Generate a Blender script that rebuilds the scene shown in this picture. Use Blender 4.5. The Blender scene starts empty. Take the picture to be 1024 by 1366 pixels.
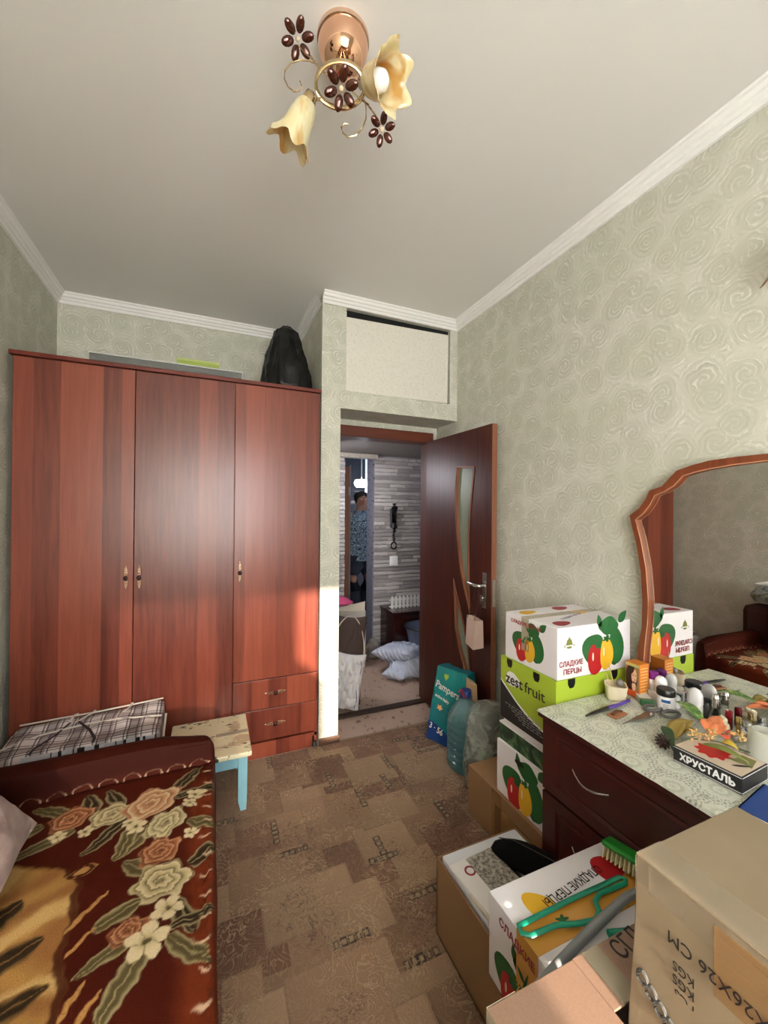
import bpy, bmesh, math, random
import numpy as np
from mathutils import Vector, Matrix, noise as mnoise

PI = math.pi
SC = bpy.context.scene
COL = SC.collection
rnd = random.Random(7)

# ------------------------------------------------------------------ camera
CAM = Vector((0.0, 0.0, 1.4))
FPX = 538.57
yaw, pit, rol = (math.radians(a) for a in (23.079, 0.278, -0.484))
_f = Vector((math.sin(yaw)*math.cos(pit), math.cos(yaw)*math.cos(pit), math.sin(pit)))
_r = Vector((math.cos(yaw), -math.sin(yaw), 0)); _d = _f.cross(_r)
RIGHT = math.cos(rol)*_r + math.sin(rol)*_d
DOWN = -math.sin(rol)*_r + math.cos(rol)*_d
cd = bpy.data.cameras.new('camera'); cam = bpy.data.objects.new('camera', cd); COL.objects.link(cam)
cd.sensor_fit = 'VERTICAL'; cd.sensor_height = 24; cd.lens = FPX/1366*24; cd.clip_start = 0.02
m = Matrix((RIGHT, -DOWN, -_f)).transposed().to_4x4(); m.translation = CAM
cam.matrix_world = m; SC.camera = cam

# ------------------------------------------------------------------ light
SC.view_settings.view_transform = 'Standard'; SC.view_settings.look = 'None'
SC.view_settings.gamma = 1; SC.view_settings.use_curve_mapping = False
SC.view_settings.exposure = 1.2
w = bpy.data.worlds.new('sky'); SC.world = w; w.use_nodes = True
w.node_tree.nodes['Background'].inputs[0].default_value = (0.72, 0.82, 1.0, 1)
w.node_tree.nodes['Background'].inputs[1].default_value = 1.2

def lamp(name, kind, loc, direction, energy, color=(1, 1, 1), size=1, size_y=None, angle=None):
    l = bpy.data.lights.new(name, kind); l.energy = energy; l.color = color
    if kind == 'AREA':
        l.shape = 'RECTANGLE'; l.size = size; l.size_y = size_y or size
    if kind == 'SUN' and angle: l.angle = angle
    if kind == 'POINT': l.shadow_soft_size = size
    o = bpy.data.objects.new(name, l); COL.objects.link(o); o.location = loc
    if direction is not None: o.rotation_euler = Vector(direction).to_track_quat('-Z', 'Y').to_euler()
    return o
YB = -1.25                     # wall behind the camera with the window
lamp('window_daylight', 'AREA', (-0.02, YB-0.06, 1.52), (0, 1, -0.02), 62, (0.97, 0.98, 1.0), 1.36, 1.36)
lamp('low_sun', 'SUN', (0, -3, 3), (0.05, 1, -0.29), 6.5, (1.0, 0.84, 0.70), angle=math.radians(1.2))
lamp('hall_fill', 'AREA', (0.75, 3.3, 1.75), (0.8, 0.25, -0.6), 4.5, (0.93, 0.93, 1.0), 0.5, 0.3)  # unseen fill lamp added inside the hall to brighten the stone wall

# ------------------------------------------------------------------ helpers: points
def ray(u, v): return _f + RIGHT*((u-512)/FPX) + DOWN*((v-683)/FPX)
def onz(u, v, z): r = ray(u, v); return CAM + r*((z-1.4)/r.z)
def onx(u, v, x): r = ray(u, v); return CAM + r*(x/r.x)
def ony(u, v, y): r = ray(u, v); return CAM + r*(y/r.y)
def atd(u, v, d): return CAM + ray(u, v)*d

# ------------------------------------------------------------------ helpers: materials
def lin(c):
    return tuple((x/255/12.92 if x/255 <= 0.04045 else ((x/255+0.055)/1.055)**2.4) for x in c)
def rgba(c): return (*lin(c), 1)
class NT:
    def __init__(s, name):
        s.m = bpy.data.materials.new(name); s.m.use_nodes = True; s.t = s.m.node_tree
        s.b = s.t.nodes['Principled BSDF']; s.out = s.t.nodes['Material Output']
    def n(s, typ, **kw):
        nd = s.t.nodes.new('ShaderNode'+typ)
        for k, v in kw.items(): setattr(nd, k, v)
        return nd
    def l(s, a, b): s.t.links.new(a, b)
    def set(s, sock, v):
        if isinstance(v, bpy.types.NodeSocket): s.l(v, sock)
        else: sock.default_value = v
    def math(s, op, a, b=0.0, c=0.0, clamp=False):
        nd = s.n('Math', operation=op); nd.use_clamp = clamp
        s.set(nd.inputs[0], a); s.set(nd.inputs[1], b)
        if op in ('MULTIPLY_ADD', 'SMOOTH_MIN', 'WRAP'): s.set(nd.inputs[2], c)
        return nd.outputs[0]
    def mix(s, fac, a, b, blend='MIX'):
        nd = s.n('Mix', data_type='RGBA', blend_type=blend)
        s.set(nd.inputs[0], fac); s.set(nd.inputs[6], a if isinstance(a, bpy.types.NodeSocket) else (*a[:3], 1))
        s.set(nd.inputs[7], b if isinstance(b, bpy.types.NodeSocket) else (*b[:3], 1))
        return nd.outputs[2]
    def obj(s): return s.n('TexCoord').outputs['Object']
    def mapping(s, vec, scale=(1, 1, 1), rot=(0, 0, 0), loc=(0, 0, 0)):
        nd = s.n('Mapping'); s.l(vec, nd.inputs[0]); nd.inputs['Scale'].default_value = scale
        nd.inputs['Rotation'].default_value = rot; nd.inputs['Location'].default_value = loc; return nd.outputs[0]
    def noise(s, vec, scale, detail=3, rough=0.5, dist=0.0, out=0):
        nd = s.n('TexNoise'); s.l(vec, nd.inputs['Vector']); nd.inputs['Scale'].default_value = scale
        nd.inputs['Detail'].default_value = detail; nd.inputs['Roughness'].default_value = rough
        nd.inputs['Distortion'].default_value = dist; return nd.outputs[out]
    def ramp(s, fac, stops):
        nd = s.n('ValToRGB'); s.set(nd.inputs[0], fac); e = nd.color_ramp.elements
        while len(e) < len(stops): e.new(0.5)
        for el, (p, c) in zip(e, stops): el.position = p; el.color = (*c[:3], 1)
        return nd.outputs[0]
    def rng(s, v, a, b, c=0.0, d=1.0):
        nd = s.n('MapRange'); s.set(nd.inputs[0], v)
        for i, x in enumerate((a, b, c, d)): nd.inputs[i+1].default_value = x
        return nd.outputs[0]
    def bump(s, h, strength=0.3, dist=0.01):
        nd = s.n('Bump'); s.l(h, nd.inputs['Height']); nd.inputs['Strength'].default_value = strength
        nd.inputs['Distance'].default_value = dist; s.l(nd.outputs[0], s.b.inputs['Normal'])
    def base(s, c): s.set(s.b.inputs['Base Color'], c if isinstance(c, bpy.types.NodeSocket) else (*c[:3], 1))
    def p(s, **kw):
        for k, v in kw.items(): s.set(s.b.inputs[k.replace('_', ' ')], v)
        return s

def plain(name, c, rough=0.5, metal=0.0, var=0.06, nscale=20, bump=0.0, **kw):
    t = NT(name); o = t.obj(); nz = t.noise(o, nscale, 4)
    lc = lin(c)
    col = t.mix(nz, tuple(x*(1-var) for x in lc), tuple(min(1, x*(1+var)) for x in lc))
    t.base(col); t.p(Roughness=rough, Metallic=metal)
    if bump: t.bump(nz, bump, 0.004)
    for k, v in kw.items(): t.set(t.b.inputs[k.replace('_', ' ')], v)
    return t.m

def wood(name, dark, light, rough=0.35, scale=9, axis='Z', blocks=None, coat=0.0, varamt=1.0):
    """grain runs along axis; blocks=(density) gives boards of differing tone across X"""
    t = NT(name); o = t.obj()
    sc = {'Z': (1, 1, 0.06), 'Y': (1, 0.06, 1), 'X': (0.06, 1, 1)}[axis]
    v = t.mapping(o, sc)
    g = t.noise(v, scale*6, 5, 0.6, 0.6); g2 = t.noise(v, scale, 3, 0.6, 1.5)
    f = t.math('ADD', t.math('MULTIPLY', g, 0.55), t.math('MULTIPLY', g2, 0.45))
    f = t.rng(f, 0.32, 0.68)
    if blocks:
        vo = t.n('TexVoronoi', voronoi_dimensions='1D'); sx = t.n('SeparateXYZ'); t.l(o, sx.inputs[0])
        t.l(sx.outputs[0], vo.inputs['W']); vo.inputs['Scale'].default_value = blocks
        sp = t.n('SeparateColor'); t.l(vo.outputs['Color'], sp.inputs[0])
        f = t.math('ADD', t.math('MULTIPLY', f, 0.5), t.math('MULTIPLY', sp.outputs[0], 0.55*varamt))
    col = t.ramp(f, [(0.0, lin(dark)), (1.0, lin(light))])
    t.base(col); t.p(Roughness=rough, Coat_Weight=coat, Coat_Roughness=0.25); t.bump(g, 0.05, 0.002)
    return t.m

def painted(name, rough=0.7, scale=None, amt=0.0, bump=0.0, bscale=300, **kw):
    t = NT(name); a = t.n('VertexColor', layer_name='Col'); c = a.outputs[0]; o = t.obj()
    nz = t.noise(o, bscale, 3)
    if amt:
        n2 = t.noise(o, scale, 5, 0.7, 1.2); k = t.rng(n2, 0.3, 0.7, 1-amt, 1+amt)
        h = t.n('HueSaturation'); t.l(c, h.inputs['Color']); t.l(k, h.inputs['Value']); c = h.outputs[0]
    t.base(c); t.p(Roughness=rough)
    if bump: t.bump(nz, bump, 0.003)
    for k, v in kw.items(): t.set(t.b.inputs[k.replace('_', ' ')], v)
    return t.m

def wallpaper_mat(name, base, line, dark, cell=6.3):
    t = NT(name)
    o = t.obj(); s = t.n('SeparateXYZ'); t.l(o, s.inputs[0])
    ge = t.n('NewGeometry'); sn = t.n('SeparateXYZ'); t.l(ge.outputs['True Normal'], sn.inputs[0])
    ax = t.math('GREATER_THAN', t.math('ABSOLUTE', sn.outputs[0]), 0.5)
    az = t.math('GREATER_THAN', t.math('ABSOLUTE', sn.outputs[2]), 0.5)
    u = t.math('ADD', t.math('MULTIPLY', s.outputs[1], ax), t.math('MULTIPLY', s.outputs[0], t.math('SUBTRACT', 1.0, ax)))
    v = t.math('ADD', s.outputs[2], t.math('MULTIPLY', s.outputs[1], az))
    cmb = t.n('CombineXYZ'); t.l(u, cmb.inputs[0]); t.l(v, cmb.inputs[1]); V = cmb.outputs[0]
    nz = t.noise(V, 9, 2, 0.5, 0, 1)
    off = t.n('VectorMath', operation='MULTIPLY_ADD'); t.l(nz, off.inputs[0]); off.inputs[1].default_value = (0.035,)*3; t.l(V, off.inputs[2])
    P = off.outputs[0]
    P2 = t.n('VectorMath', operation='MULTIPLY'); t.l(P, P2.inputs[0]); P2.inputs[1].default_value = (1, 1, 0)
    vo = t.n('TexVoronoi', voronoi_dimensions='2D'); t.l(P2.outputs[0], vo.inputs['Vector'])
    vo.inputs['Scale'].default_value = cell; vo.inputs['Randomness'].default_value = 0.8
    df = t.n('VectorMath', operation='SUBTRACT'); t.l(P2.outputs[0], df.inputs[0]); t.l(vo.outputs['Position'], df.inputs[1])
    sd = t.n('SeparateXYZ'); t.l(df.outputs[0], sd.inputs[0])
    r = t.math('SQRT', t.math('ADD', t.math('POWER', sd.outputs[0], 2.0), t.math('POWER', sd.outputs[1], 2.0)))
    th = t.math('ARCTAN2', sd.outputs[1], sd.outputs[0])
    n2 = t.noise(V, 30, 3, 0.6)
    ph = t.math('ADD', t.math('ADD', t.math('MULTIPLY', r, 6.283/0.019), t.math('MULTIPLY', th, 2.0)), t.math('MULTIPLY', n2, 11.0))
    sp = t.math('SINE', ph)
    seg = t.noise(V, 22, 2); am = t.rng(seg, 0.42, 0.60)
    ln = t.math('MULTIPLY', t.rng(sp, 0.30, 0.95), am); sh = t.math('MULTIPLY', t.rng(sp, -0.3, -0.95), t.rng(t.noise(V, 17, 2), 0.40, 0.62))
    gap = t.rng(t.math('ADD', r, t.math('MULTIPLY', n2, 0.03)), 0.050, 0.085)      # paler ground between the roses
    c = t.mix(gap, lin(base), lin(line))
    c = t.mix(t.math('MULTIPLY', ln, 0.75), c, lin((232, 230, 220)))
    c = t.mix(t.math('MULTIPLY', sh, 0.40), c, lin(dark))
    rim = t.math('MULTIPLY', t.rng(t.math('ABSOLUTE', t.math('SUBTRACT', t.math('ADD', r, t.math('MULTIPLY', n2, 0.03)), 0.062)), 0.006, 0.0), am)
    c = t.mix(t.math('MULTIPLY', rim, 0.35), c, lin(dark))
    fine = t.noise(V, 160, 3); c = t.mix(t.rng(fine, 0.3, 0.7, 0, 0.15), c, lin(dark))
    big = t.noise(V, 3.0, 2); c = t.mix(t.rng(big, 0.38, 0.66, 0, 0.35), c, lin((188, 192, 170)))
    t.base(c); t.p(Roughness=0.62); t.bump(t.math('ADD', t.math('MULTIPLY', ln, 0.8), t.math('MULTIPLY', fine, 0.3)), 0.35, 0.003)
    return t.m

# ------------------------------------------------------------------ helpers: meshes
class MB:
    def __init__(s): s.v = []; s.f = []; s.mi = []
    def add(s, vs, fs, mi=0):
        o = len(s.v); s.v += [tuple(p) for p in vs]; s.f += [tuple(i+o for i in f) for f in fs]; s.mi += [mi]*len(fs); return s
    def box(s, a, b, mi=0, M=None):
        x0, y0, z0 = a; x1, y1, z1 = b
        vs = [Vector(p) for p in ((x0,y0,z0),(x1,y0,z0),(x1,y1,z0),(x0,y1,z0),(x0,y0,z1),(x1,y0,z1),(x1,y1,z1),(x0,y1,z1))]
        if M is not None: vs = [M@p for p in vs]
        return s.add(vs, [(0,3,2,1),(4,5,6,7),(0,1,5,4),(1,2,6,5),(2,3,7,6),(3,0,4,7)], mi)
    def prism(s, poly, f, d, mi=0):
        """poly 2D points, f maps (a,b,depth)->3D, extruded by d"""
        n = len(poly); vs = [f(a, b, 0) for a, b in poly]+[f(a, b, d) for a, b in poly]
        fs = [tuple(range(n))[::-1], tuple(range(n, 2*n))]+[(i, (i+1)%n, n+(i+1)%n, n+i) for i in range(n)]
        return s.add(vs, fs, mi)
    def lathe(s, prof, n=20, M=None, mi=0, cap=True, rf=None):
        vs = []; fs = []; k = len(prof)
        for j, (r, z) in enumerate(prof):
            for i in range(n):
                a = 2*PI*i/n; rr = r*(rf(a, j/(k-1)) if rf else 1); p = Vector((rr*math.cos(a), rr*math.sin(a), z)); vs.append(M@p if M else p)
        for j in range(k-1):
            for i in range(n): fs.append((j*n+i, j*n+(i+1)%n, (j+1)*n+(i+1)%n, (j+1)*n+i))
        if cap: fs += [tuple(range(n))[::-1], tuple(range((k-1)*n, k*n))]
        return s.add(vs, fs, mi)
    def tube(s, pts, r, n=8, closed=False, mi=0, flat=1.0, up=None):
        pts = [Vector(p) for p in pts]; k = len(pts); vs = []; fs = []; ref = Vector(up) if up else Vector((0, 0, 1))
        for j, p in enumerate(pts):
            a = pts[(j-1)%k] if closed or j > 0 else p; b = pts[(j+1)%k] if closed or j < k-1 else p
            t = (b-a).normalized(); x = t.cross(ref)
            if x.length < 1e-3: x = t.cross(Vector((1, 0, 0)))
            x.normalize(); y = x.cross(t).normalized(); rr = r[j] if isinstance(r, (list, tuple)) else r
            for i in range(n):
                an = 2*PI*i/n; vs.append(p+x*rr*math.cos(an)+y*rr*flat*math.sin(an))
        for j in range(k if closed else k-1):
            for i in range(n): fs.append((j*n+i, j*n+(i+1)%n, ((j+1)%k)*n+(i+1)%n, ((j+1)%k)*n+i))
        if not closed: fs += [tuple(range(n))[::-1], tuple(range((k-1)*n, k*n))]
        return s.add(vs, fs, mi)
    def ball(s, c, r, n=12, mi=0, sc=(1, 1, 1), M=None):
        m = n//2; c = Vector(c)
        prof = [(math.sin(PI*j/m)*r if 0 < j < m else r*0.02, -math.cos(PI*j/m)*r) for j in range(m+1)]
        T = Matrix.Translation(c)@(M if M else Matrix())@Matrix.Diagonal((*sc, 1))
        return s.lathe(prof, n, T, mi)
    def build(s, name, mats, parent=None, smooth=False, bevel=0, subsurf=0, origin=None):
        me = bpy.data.meshes.new(name)
        o3 = Vector(origin) if origin is not None else Vector()
        me.from_pydata([Vector(p)-o3 for p in s.v], [], s.f)
        if not isinstance(mats, (list, tuple)): mats = [mats]
        for mm in mats: me.materials.append(mm)
        me.polygons.foreach_set('material_index', s.mi)
        if smooth: me.polygons.foreach_set('use_smooth', [True]*len(s.f))
        bm = bmesh.new(); bm.from_mesh(me); bmesh.ops.recalc_face_normals(bm, faces=bm.faces); bm.to_mesh(me); bm.free()
        me.update()
        ob = bpy.data.objects.new(name, me); COL.objects.link(ob); ob.location = o3
        if parent: ob.parent = parent; ob.matrix_parent_inverse = Matrix.Translation(-parent_world(parent))
        if bevel:
            md = ob.modifiers.new('bevel', 'BEVEL'); md.width = bevel; md.segments = 2; md.limit_method = 'ANGLE'; md.angle_limit = 0.6
            md.harden_normals = False
        if subsurf:
            md = ob.modifiers.new('sub', 'SUBSURF'); md.levels = subsurf; md.render_levels = subsurf
        if smooth and not bevel:
            try: me.set_sharp_from_angle(angle=math.radians(50))
            except Exception: pass
        return ob
def parent_world(o):
    p = Vector(o.location)
    q = o.parent
    while q: q = None
    return p
def thing(name, label, cat, loc=(0, 0, 0), group=None):
    o = bpy.data.objects.new(name, None); COL.objects.link(o); o.location = loc; o.empty_display_size = 0.05
    o['label'] = label; o['category'] = cat
    if group: o['group'] = group
    return o
def tag(o, label, cat, group=None):
    o['label'] = label; o['category'] = cat
    if group: o['group'] = group
    return o
def struct(o, label=None):
    o['kind'] = 'structure'
    if label: o['label'] = label
    return o
def bx(a, b): return MB().box(a, b)
def rotz(a, c=(0, 0, 0)): return Matrix.Translation(c)@Matrix.Rotation(a, 4, 'Z')

def grid_mesh(name, P, C, mat, parent=None, smooth=True):
    """P (n,m,3) positions, C (n,m,3) linear colours"""
    n, mm = P.shape[:2]; me = bpy.data.meshes.new(name)
    idx = np.arange(n*mm).reshape(n, mm)
    q = np.stack([idx[:-1, :-1], idx[1:, :-1], idx[1:, 1:], idx[:-1, 1:]], -1).reshape(-1, 4)
    me.vertices.add(n*mm); me.vertices.foreach_set('co', P.reshape(-1).astype(np.float32))
    me.loops.add(q.size); me.loops.foreach_set('vertex_index', q.reshape(-1).astype(np.int32))
    me.polygons.add(len(q)); me.polygons.foreach_set('loop_start', (np.arange(len(q))*4).astype(np.int32))
    me.polygons.foreach_set('loop_total', np.full(len(q), 4, np.int32))
    me.update(calc_edges=True)
    if smooth: me.polygons.foreach_set('use_smooth', np.ones(len(q), bool))
    a = me.color_attributes.new('Col', 'FLOAT_COLOR', 'POINT')
    a.data.foreach_set('color', np.concatenate([C.reshape(-1, 3), np.ones((n*mm, 1))], 1).reshape(-1).astype(np.float32))
    me.materials.append(mat); ob = bpy.data.objects.new(name, me); COL.objects.link(ob)
    if parent: ob.parent = parent; ob.matrix_parent_inverse = Matrix.Translation(-parent_world(parent))
    return ob

def text(body, size, origin, U, V, mat, parent, name='lettering', extrude=0.0003, align='LEFT', sx=1.0, shear=0.0, bold=0.0):
    """flat lettering: origin, reading direction U, up direction V"""
    cu = bpy.data.curves.new(name, 'FONT'); cu.body = body; cu.size = size; cu.extrude = extrude; cu.align_x = align; cu.shear = shear
    cu.resolution_u = 3
    cu.materials.append(mat); tmp = bpy.data.objects.new(name, cu); COL.objects.link(tmp)
    dg = bpy.context.evaluated_depsgraph_get(); me = bpy.data.meshes.new_from_object(tmp.evaluated_get(dg)); bpy.data.objects.remove(tmp)
    if not me.materials: me.materials.append(mat)
    if bold:                      # heavier strokes: the same letters laid over themselves a hair apart
        bm = bmesh.new()
        for k in range(5):
            n0 = len(bm.verts); bm.from_mesh(me); bm.verts.ensure_lookup_table()
            dx, dy = ((0, 0), (bold, 0), (-bold, 0), (0, bold), (0, -bold))[k]
            for vv in bm.verts[n0:]: vv.co.x += dx; vv.co.y += dy; vv.co.z += k*.00002
        bm.to_mesh(me); bm.free()
    ob = bpy.data.objects.new(name, me); COL.objects.link(ob)
    U = Vector(U).normalized(); V = Vector(V); N = U.cross(V).normalized(); V = N.cross(U)
    M = Matrix((U*sx, V, N)).transposed().to_4x4(); M.translation = Vector(origin)+N*0.0012
    ob.matrix_world = M
    if parent: ob.parent = parent; ob.matrix_parent_inverse = Matrix.Translation(-parent_world(parent))
    return ob

# ------------------------------------------------------------------ base materials
M_wall = wallpaper_mat('wallpaper_roses', (196, 195, 180), (209, 207, 194), (162, 162, 147), 8.6)
M_white = plain('white_moulding', (238, 237, 233), 0.5, var=0.02)
def ceil_mat():
    t = NT('ceiling_paper'); o = t.obj(); n1 = t.noise(o, 220, 3); n2 = t.noise(o, 1.5, 2)
    t.base(t.mix(n2, lin((224, 222, 217)), lin((229, 227, 222)))); t.p(Roughness=0.7); t.bump(n1, 0.12, 0.002); return t.m
M_ceil = ceil_mat()
M_ward = wood('laminate_wardrobe', (78, 26, 19), (150, 76, 55), 0.33, 9, 'Z', blocks=11, coat=0.25, varamt=1.25)
M_ward_top = wood('laminate_dark_edge', (84, 28, 20), (122, 50, 36), 0.35, 9, 'X')
M_dresser = wood('mahogany_dresser', (48, 11, 8), (76, 21, 15), 0.38, 8, 'Y', coat=0.1)
M_door = wood('laminate_door', (44, 15, 8), (92, 38, 20), 0.38, 7, 'Z')
M_trimwood = wood('orange_wood_trim', (116, 70, 50), (150, 98, 70), 0.4, 8, 'Z')
M_frame = wood('mirror_frame_wood', (104, 50, 26), (140, 76, 46), 0.32, 9, 'Z', coat=0.2)
M_black = plain('black_plastic', (14, 13, 14), 0.35)
M_chrome = plain('brushed_chrome', (200, 198, 195), 0.25, 1.0)
M_brass = plain('antique_brass', (206, 172, 146), 0.25, 0.85)
M_rosegold = plain('rose_gold_metal', (238, 190, 160), 0.06, 1.0, var=0.01)
M_paper = plain('white_paper', (232, 229, 226), 0.6)
M_red = plain('print_red', (176, 22, 26), 0.5); M_green = plain('print_green', (28, 96, 44), 0.5)
M_yellow = plain('print_yellow', (222, 172, 38), 0.5); M_crim = plain('print_crimson', (150, 40, 50), 0.55)
M_ink = plain('black_ink', (30, 26, 24), 0.6); M_whiteprint = plain('print_white', (238, 238, 236), 0.55)
M_olive = plain('print_olive', (120, 124, 48), 0.5)

# ------------------------------------------------------------------ room shell
XL, XR, YF, YK, H = -0.88, 1.564, 2.39, 3.05, 2.735
PX = 0.603                      # left side of the pillar block
def wallbox(name, a, b, mat=M_wall, label=None): return struct(bx(a, b).build(name, mat), label)
wallbox('wall_left', (XL-0.1, YB, 0), (XL, YK+0.1, H))
wallbox('wall_back', (XL, YK, 0), (PX+0.05, YK+0.1, H))
wallbox('wall_right', (XR, YB, 0), (XR+0.1, 2.65, H))
# window wall behind the photographer
WX0, WX1, WZ0, WZ1 = -0.70, 0.62, 0.84, 2.10
mb = MB().box((XL, YB-0.3, 0), (WX0, YB, H)).box((WX1, YB-0.3, 0), (XR, YB, H)).box((WX0, YB-0.3, 0), (WX1, YB, WZ0)).box((WX0, YB-0.3, WZ1), (WX1, YB, H))
struct(mb.build('wall_window', M_wall))
wf = thing('window_1', 'window', 'window', (0, YB, 0)); del wf['label']; del wf['category']; wf['kind'] = 'structure'
mb = MB()
for a, b in (((WX0, YB-0.2, WZ0), (WX0+0.06, YB-0.14, WZ1)), ((WX1-0.045, YB-0.2, WZ0), (WX1, YB-0.14, WZ1)), ((WX0, YB-0.2, WZ0), (WX1, YB-0.14, WZ0+0.06)), ((WX0, YB-0.2, WZ1-0.06), (WX1, YB-0.14, WZ1)), ((-0.12, YB-0.2, WZ0), (-0.05, YB-0.14, WZ1))):
    mb.box(a, b)
mb.build('window_frame', M_white, wf)
bx((WX0-0.05, YB-0.1, WZ0-0.03), (WX1+0.05, YB+0.14, WZ0)).build('window_sill', M_white, wf)
# unseen curtain added over the window, its edge stepped to shape the sun patch
t = NT('sun_patch_curtain'); t.base(lin((235, 232, 222))); t.p(Roughness=0.8, Transmission_Weight=0.0)
tr = t.n('BsdfTranslucent'); tr.inputs[0].default_value = rgba((240, 236, 226)); tp = t.n('BsdfTransparent'); mx = t.n('MixShader'); mx.inputs[0].default_value = 0.5
mx2 = t.n('MixShader'); mx2.inputs[0].default_value = 0.12; t.l(t.b.outputs[0], mx.inputs[1]); t.l(tr.outputs[0], mx.inputs[2]); t.l(mx.outputs[0], mx2.inputs[1]); t.l(tp.outputs[0], mx2.inputs[2]); t.l(mx2.outputs[0], t.out.inputs[0])
M_sun_curtain = t.m
vs = []; fs = []; NX, NZ = 90, 24
for j in range(NZ+1):
    z = 0.5+(2.3-0.5)*j/NZ
    xe = 0.30 if z > 1.52 else (0.47 if z < 1.42 else 0.30+(1.52-z)/0.10*0.17)
    for i in range(NX+1):
        x = XL+0.02+(xe-XL-0.02)*i/NX; vs.append((x, YB+0.17+0.018*math.sin(i*0.9), z))
for j in range(NZ):
    for i in range(NX): fs.append((j*(NX+1)+i, j*(NX+1)+i+1, (j+1)*(NX+1)+i+1, (j+1)*(NX+1)+i))
cu = MB().add(vs, fs).build('curtain', M_sun_curtain, None, True); CURT = cu
tag(cu, 'unseen cream curtain added at the window to shape the sun patch', 'curtain')
bx((XL, YB-0.3, H), (XR+0.1, YK+0.1, H+0.1)).build('ceiling', M_ceil)['kind'] = 'structure'
# pillar and storage box above the doorway
HX0, HX1, HZ0, HZ1 = 0.756, 1.506, 2.163, 2.675
struct(bx((PX, YF, 0), (0.722, 2.74, 2.05)).build('wall_pillar', M_wall)); struct(bx((PX, 2.74, 0), (0.722, 3.15, 2.05)).build('wall_pillar_back', M_wall))
mb = MB().box((PX, YF, 2.05), (HX0, 3.15, H)).box((HX1, YF, 2.05), (XR, 3.15, H)).box((HX0, YF, 2.05), (HX1, 3.15, HZ0)).box((HX0, YF, HZ1), (HX1, 3.15, H))
mb.box((HX0, 3.10, HZ0), (HX1, 3.15, HZ1))
struct(mb.build('wall_doorway', M_wall))
M_niche_shade = plain('niche_shade_black', (18, 18, 18), 0.9)
bx((HX0, YF+0.03, HZ0), (HX1, YF+0.05, HZ1)).build('niche_shade_sheet', M_niche_shade)['kind'] = 'structure'  # dark sheet close behind the board, standing in for shade inside the niche
# recess back wall round the door frame
DX0, DX1, DZ = 0.765, 1.475, 1.955
struct(bx((0.722, 2.66, 0), (DX0, 2.74, 2.05)).build('wall_recess_left', M_wall)); struct(bx((DX1+0.045, 2.66, 0), (XR, 2.74, 2.05)).build('wall_recess_right', M_wall))
mb = MB().box((DX0, 2.66, 2.005), (DX1+0.045, 2.74, 2.05))
struct(mb.build('wall_recess_top', M_wall))
dfm = thing('door_1', '', '', (1.47, 2.66, 0)); del dfm['label']; del dfm['category']; dfm['kind'] = 'structure'
M_lintel = wood('door_frame_wood', (78, 32, 18), (112, 52, 30), 0.4, 7, 'X')
MB().box((DX0-0.005, 2.625, 1.93), (DX1+0.04, 2.75, 2.005)).build('door_frame', M_lintel, dfm, bevel=0.004)
MB().box((DX0-0.035, 2.64, 0), (DX0, 2.75, 1.93)).build('door_frame', M_door, dfm, bevel=0.003)
MB().box((DX1, 2.64, 0), (DX1+0.04, 2.75, 1.93)).build('door_frame', M_door, dfm, bevel=0.003)
M_thresh = plain('dark_threshold', (54, 36, 26), 0.5)
MB().box((DX0, 2.64, 0), (DX1, 2.70, 0.012)).build('threshold', M_thresh, dfm, bevel=0.004)

# cornices: profile swept along wall lines (room side offset)
def cornice(name, pts, closed=False, mat=M_white):
    prof = [(0, -0.062), (0.012, -0.062), (0.014, -0.046), (0.022, -0.043), (0.024, -0.030), (0.034, -0.026), (0.038, -0.012), (0.046, -0.008), (0.048, 0)]
    pts = [Vector((x, y, 0)) for x, y in pts]; vs = []; fs = []; n = len(prof); k = len(pts)
    for j, p in enumerate(pts):
        d0 = (p-pts[j-1]).normalized() if j else None; d1 = (pts[j+1]-p).normalized() if j < k-1 else None
        if d0 is None: d0 = d1
        if d1 is None: d1 = d0
        n0 = Vector((-d0.y, d0.x, 0)); n1 = Vector((-d1.y, d1.x, 0)); nn = (n0+n1)/(1+n0.dot(n1))
        for a, b in prof: vs.append(p+nn*a+Vector((0, 0, H+b)))
    for j in range(k-1):
        for i in range(n-1): fs.append((j*n+i, (j+1)*n+i, (j+1)*n+i+1, j*n+i+1))
    return struct(MB().add(vs, fs).build(name, mat))
cornice('trim_1', [(XR, YB), (XR, YF), (PX, YF)])
cornice('trim_2', [(PX, YF), (PX, YK), (XL, YK), (XL, YB)])
def board(name, a, b): return struct(bx(a, b).build(name, plain('baseboard_brown', (92, 66, 50), 0.5), None, bevel=0.003))
board('baseboard_back', (PX, YF-0.012, 0), (0.722+0.01, YF, 0.045))
board('baseboard_right', (XR-0.014, YB, 0), (XR, 2.65, 0.05))
board('baseboard_left', (XL, YB, 0), (XL+0.014, YF, 0.05))

# storage niche: sagging board under a black gap
npan = MB()
f = lambda a, b, d: (a, YF+0.012+d, b)
npan.prism([(0.760, 2.166), (1.494, 2.170), (1.4985, 2.644), (0.760, 2.625)], f, 0.012)
t = NT('textured_white_board'); o = t.obj(); n1 = t.noise(o, 70, 4, 0.65)
t.base(t.mix(t.rng(n1, 0.5, 0.62, 0, 0.35), lin((224, 220, 208)), lin((190, 184, 168)))); t.p(Roughness=0.7); t.bump(n1, 0.4, 0.003)
tag(npan.build('niche_panel', t.m), 'white textured board closing the storage niche above the door', 'panel')

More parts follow.
